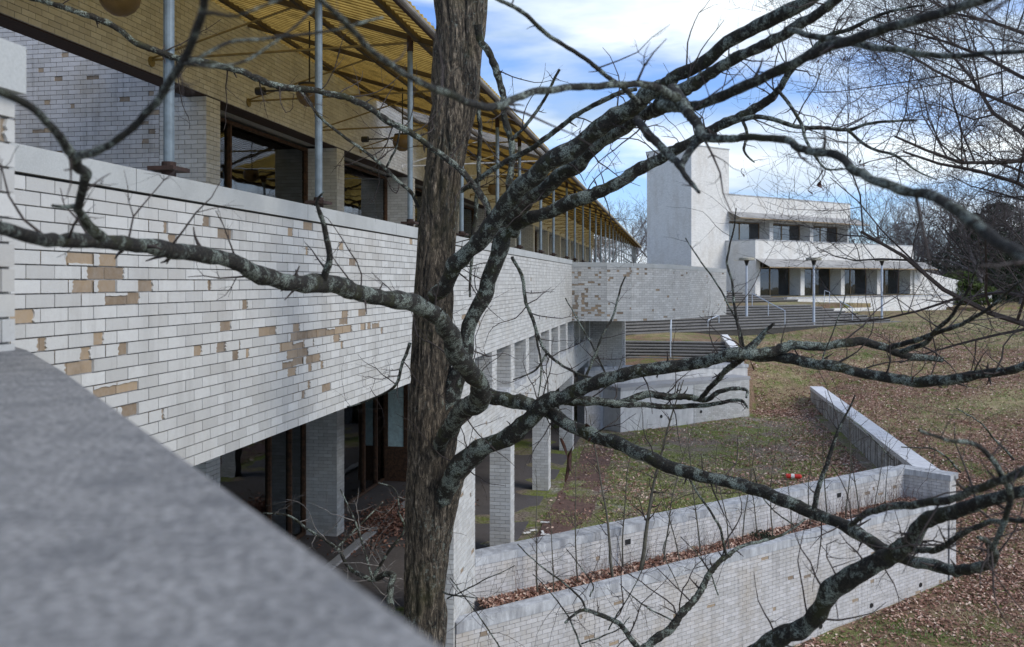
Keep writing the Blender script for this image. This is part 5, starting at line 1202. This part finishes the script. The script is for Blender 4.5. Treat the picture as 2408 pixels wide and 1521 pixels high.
for i, (x, Y, s, k_, lab) in enumerate(far_trees):
    X = (x - CX) / FP * Y; t = thing('bare_tree', (X, Y, -2.5), lab, 'tree', 'bare trees in the distance'); t.rotation_euler = (0, 0, i * 1.7); t.scale = (s, s, s * .92)
    for me_, nm in zip(KIND[k_], ('trunk', 'crown')):
        o = bpy.data.objects.new(nm, me_); COL.objects.link(o); o.parent = t
# a brushy far wood along the horizon
rw = random.Random(5); V, Fq = [], []
for k in range(520):
    x = rw.uniform(2130, 2520) if k % 3 else rw.uniform(1380, 2000); Y = rw.uniform(140, 175); X = (x - CX) / FP * Y; h = rw.uniform(3, 9); b = np.array([X, Y, -3.0])
    for j in range(6):
        q = b + np.array([rw.gauss(0, .5), rw.gauss(0, .5), rw.uniform(0, h * .4)]); tube(V, Fq, [q, q + np.array([rw.gauss(0, .8), 0, h * .3]), q + np.array([rw.gauss(0, 1.6), 0, h * .6])], [.06, .045, .02], 3, cap=False)
link('far_wood', mesh('far_wood', V, np.array(Fq), None, False), 'twigf', None, kind='stuff', label='brushy winter wood along the horizon', category='wood')
# evergreens
def conifer(x, Y, h, w_, lab, mat='conifer', seed=1, name='evergreen_tree', cat='tree'):
    X = (x - CX) / FP * Y; t = thing(name, (X, Y, -3), lab, cat); m = MB(); m.cyl((X, Y, -3.2), (X, Y, -3 + h * .9), .18, 8, .04); m.build('trunk', 'twigf', t)
    g = np.random.default_rng(seed); n = 9000; k = g.random(n) ** .8; a = g.uniform(0, 6.283, n); lob = 1 + .35 * np.sin(a * 3 + k * 9 + seed) + .35 * np.sin(k * 23 + a * 2 + seed * 2)
    rr_ = w_ * np.sin(np.pi * np.clip(k * .82 + .14, 0, 1)) ** .7 * lob * g.random(n) ** .35 + .1; p = np.stack([X + rr_ * np.cos(a), Y + rr_ * np.sin(a), -3 + h * (.06 + .94 * k) - rr_ * .25], 1)
    V, Fq, T_ = scatter(p, .42, g, .7); link('foliage', mesh('foliage', V, Fq, T_, False), mat, t)
conifer(2290, 104, 11, 3.4, 'dark evergreen tree above the ramp wall on the right', seed=1)
conifer(2350, 112, 13, 4.2, 'taller dark evergreen near the right edge behind the near twigs', seed=2)
conifer(2255, 98, 4.2, 2.8, 'low yellowish green evergreen shrub at the foot of the dark tree', 'shrub', 3, 'evergreen_shrub', 'shrub')
conifer(2400, 118, 10, 4.5, 'broad dark evergreen right at the edge of the photo', seed=8)
conifer(1995, 122, 7, 3.0, 'small evergreen behind the right corner of the far building', seed=6)
# big oak reaching in from the right
TR = treegen(21, 21, .20, .95, 5, [16, 8, 6, 5, 4], up=.14, first=.34, rmin=.0055, curl=.17)
for me_ in TR: me_.materials.append(M['twig'])
X, Y = 16.3, 23.5
ot = thing('bare_tree', (X, Y, -6.7), 'bare twiggy oak with a few red leaves reaching in at the right edge', 'tree'); ot.rotation_euler = (0, 0, 2.2); ot.scale = (1.0, 1.0, 1.0)
for me_, nm in zip(TR, ('trunk', 'crown')): o = bpy.data.objects.new(nm, me_); COL.objects.link(o); o.parent = ot
cv = np.zeros(len(TR[1].vertices) * 3, dtype=np.float32); TR[1].vertices.foreach_get('co', cv); cv = cv.reshape(-1, 3); g = np.random.default_rng(9)
sel = cv[g.integers(len(cv) // 2, len(cv), 420)]; V, Fq, T_ = scatter(sel + g.normal(0, .03, sel.shape) - np.array([0, 0, .03]), .07, g, .8)
o = link('leaves', mesh('leaves', V, Fq, T_, False), 'redleaf', None, kind='stuff'); o.parent = ot

# ------------------------------------------------------------------ leaf litter and grass
g = np.random.default_rng(4)
def place(n, xr, yr, pw=1.0, mask=None):
    """points spread over the ground in the picture's view, thinning with distance"""
    Y = yr[0] * (yr[1] / yr[0]) ** (g.random(n) ** pw); t = g.uniform(xr[0], xr[1], n); X = t * Y; z = ground(X, Y)
    P = np.stack([X, Y, z], 1)
    if mask is not None: P = P[mask(X, Y)]
    return P
def nz(P, s, seed=0.): return np.array([noise.noise(Vector((p[0] * s, p[1] * s, seed))) for p in P])
def inlawn(X, Y):
    n = X * NV[0] + Y * NV[1]; u = X * DV[0] + Y * DV[1]; so = (X - A_OUT[0]) * GN[0] + (Y - A_OUT[1]) * GN[1]; si = (X - A_IN[0]) * GN[0] + (Y - A_IN[1]) * GN[1]
    s2_ = (X - S2[0]) * GN[0] + (Y - S2[1]) * GN[1]
    return ((n > W3 + .4) | (so > .05) | ((u > 35) & (n > 3))) & ~((si > -.1) & (so < .05) & (n < 6)) & (s2_ > .1)
def interr(X, Y):
    n = X * NV[0] + Y * NV[1]; si = (X - A_IN[0]) * GN[0] + (Y - A_IN[1]) * GN[1]; u = X * DV[0] + Y * DV[1]; rw_ = (X - RW[0]) * GN[0] + (Y - RW[1]) * GN[1]
    return (si < -.4) & (n < W3 - .35) & (n > -2.9) & ((rw_ > .1) | (n > 4.6)) & (u < 37)
def leafy(P): Yd = np.clip((P[:, 1] - 45) / 9, -1, 1); return nz(P, .16, 1.) * 1.3 + nz(P, .7, 3.) * .6 - Yd * .40 - .12 + np.clip((P[:, 0] / P[:, 1] - .3) * 1.2, -.2, .35)
P = place(210000, (.12, .62), (15, 66), .8, inlawn); P = P[g.random(len(P)) < np.clip(.42 + 1.0 * leafy(P), .05, 1)]
V, Fq, T_ = scatter(P + np.array([0, 0, .025]), .088, g, .4); link('fallen_leaves', mesh('fallen_leaves', V, Fq, T_ ** 1.3, False), 'leaves', None, kind='stuff', label='brown fallen leaves strewn over the sloping lawn', category='leaves')
P = place(110000, (-.02, .46), (14, 38), 1., interr); n_ = P[:, 0] * NV[0] + P[:, 1] * NV[1]; d_ = nz(P, .5, 5.)
P = P[g.random(len(P)) < np.clip(.10 + .07 * np.clip(n_, 0, 9) + .65 * sstep((n_ - 3.3) / 2) + .5 * d_, .03, 1)]
V, Fq, T_ = scatter(P + np.array([0, 0, .02]), .085, g, .4); link('fallen_leaves', mesh('fallen_leaves', V, Fq, T_, False), 'leaves', None, kind='stuff', label='fallen leaves scattered over the mossy terrace', category='leaves')
k = g.random((8500, 2)); q = A_IN + GD * (k[:, :1] * L_IN) + GN * (.02 + .72 * k[:, 1:]); P = np.hstack([q, (-4.99 + .05 * g.random(len(q)))[:, None]])
V, Fq, T_ = scatter(P, .085, g, .5); link('fallen_leaves', mesh('fallen_leaves', V, Fq, T_, False), 'leaves', None, kind='stuff', label='deep brown leaves filling the planter strip', category='leaves')
kk = g.normal(size=(2600, 2)) * np.array([.45, 1.0]); q = np.array([F(5.9, UY(5.9, 19.3), 0)[:2]]) - kk[:, :1] * NV + kk[:, 1:] * DV
P = np.hstack([q, (TERR + .02 + .10 * g.random(len(q)) * np.exp(-(kk ** 2).sum(1)))[:, None]]); V, Fq, T_ = scatter(P, .09, g, .5)
link('fallen_leaves', mesh('fallen_leaves', V, Fq, T_ * .5, False), 'leaves', None, kind='stuff', label='drift of dead leaves on the covered walk by the glass door', category='leaves')
def blades(P, h, g, spread=.35):
    n = len(P); a = g.uniform(0, 6.283, n); w_ = .006 + .004 * g.random(n) + P[:, 1] * .00022; hh = h * g.uniform(.5, 1.4, n); l = g.normal(0, spread, (n, 2)) * hh[:, None]
    s = np.stack([np.cos(a) * w_, np.sin(a) * w_, 0 * a], 1); tip = P + np.hstack([l, hh[:, None]])
    V = np.stack([P - s, P + s, tip], 1).reshape(-1, 3); return V, np.arange(3 * n).reshape(n, 3)
P = place(26000, (.12, .62), (17, 66), .85, inlawn); P = P[leafy(P) < .05]; P = np.repeat(P, 5, 0) + np.hstack([g.normal(0, .08, (len(P) * 5, 2)), np.zeros((len(P) * 5, 1))])
V, Fq = blades(P - np.array([0, 0, .02]), .085, g, .9); tn = np.clip(.52 + 1.3 * np.repeat(nz(P[::5], .45, 9.), 5) + g.normal(0, .12, len(P)), 0, 1)
link('dry_grass', mesh('dry_grass', V, Fq, np.repeat(tn, 3), False), 'grass', None, kind='stuff', label='straw coloured winter grass on the slope', category='grass')
P = place(34000, (-.03, .46), (14, 36), 1., interr); d_ = nz(P, .8, 15.); nq = P[:, 0] * NV[0] + P[:, 1] * NV[1]; P = P[d_ > np.where((nq > -1.6) & (nq < 2.2) & (P[:, 1] < 27), -.35, .0)]; P = np.repeat(P, 4, 0) + np.hstack([g.normal(0, .04, (len(P) * 4, 2)), np.zeros((len(P) * 4, 1))])
V, Fq = blades(P - np.array([0, 0, .01]), .05, g, .7); link('moss_and_grass', mesh('moss_and_grass', V, Fq, np.repeat(g.random(len(P)), 3), False), 'mossg', None, kind='stuff', label='patches of short bright green grass on the terrace', category='grass')
# reddish bare strip along the columns
V = []; nn_ = 60
for i in range(nn_ + 1):
    u_ = ub_ + .6 + (27 - ub_) * i / nn_ * 1.0
    for j in range(7): cc = 2.75 - .95 * j / 6 + .10 * noise.noise(Vector((i * .35, j, 0))); V.append(F(cc, u_, TERR + .016 + .01 * noise.noise(Vector((i * .5, j, 2)))))
I = np.arange((nn_ + 1) * 7).reshape(nn_ + 1, 7); Fc = np.stack([I[:-1, :-1], I[:-1, 1:], I[1:, 1:], I[1:, :-1]], -1).reshape(-1, 4)
link('dirt_strip', mesh('dirt_strip', V, Fc, None, False, True), 'reddirt', None, kind='structure')
# red cylinder with a white band on the terrace
q = PX(1865, 1122, 5.11 * FP / (1124 - HY)); rc_ = thing('canister', (q[0], q[1], TERR), 'red canister with a white band lying on the leafy terrace', 'canister')
ax = np.array([.97, -.22, 0]) * .2; c = np.array([q[0], q[1], TERR + .09]); 
def seg(a, b, r1, r2, nm, mt): m = MB(); m.cyl(c + ax * a, c + ax * b, r1, 16, r2); m.build(nm, mt, rc_)
seg(-.95, -.30, .06, .06, 'body', 'red'); seg(-.30, .12, .0615, .0615, 'band', 'white'); seg(.12, .85, .06, .06, 'body', 'red'); seg(.85, 1.05, .06, .03, 'cap', 'red'); seg(-1.0, -.95, .045, .06, 'foot', 'red')
for i, (x, y, x2, y2, lab) in enumerate(((1270, 1230, 1291, 1231, 'white strip of scrap lying furthest right by the second column'), (1246, 1250, 1263, 1248, 'short white strip of scrap left of the bent one'), (1231, 1256, 1248, 1254, 'leftmost white strip of scrap on the dirt'), (1271, 1250, 1274, 1256, 'small white chunk of scrap in the middle of the strips'), (1271, 1259, 1291, 1260, 'white strip of scrap nearest the planter coping'))):
    Ya = 5.13 * FP / (y - HY); Yb = 5.13 * FP / (y2 - HY); a = PX(x, y, Ya); b = PX(x2, y2, Yb); m = MB(); d = np.array(b) - np.array(a); d[2] = 0
    n = np.array([-d[1], d[0], 0]); n = n / np.linalg.norm(n) * .05; m.box((a[0], a[1], TERR + .03), d, n, (0, 0, .02)); o = m.build('scrap', 'white', None, label=lab, category='scrap', group='white scraps on the dirt by the columns')
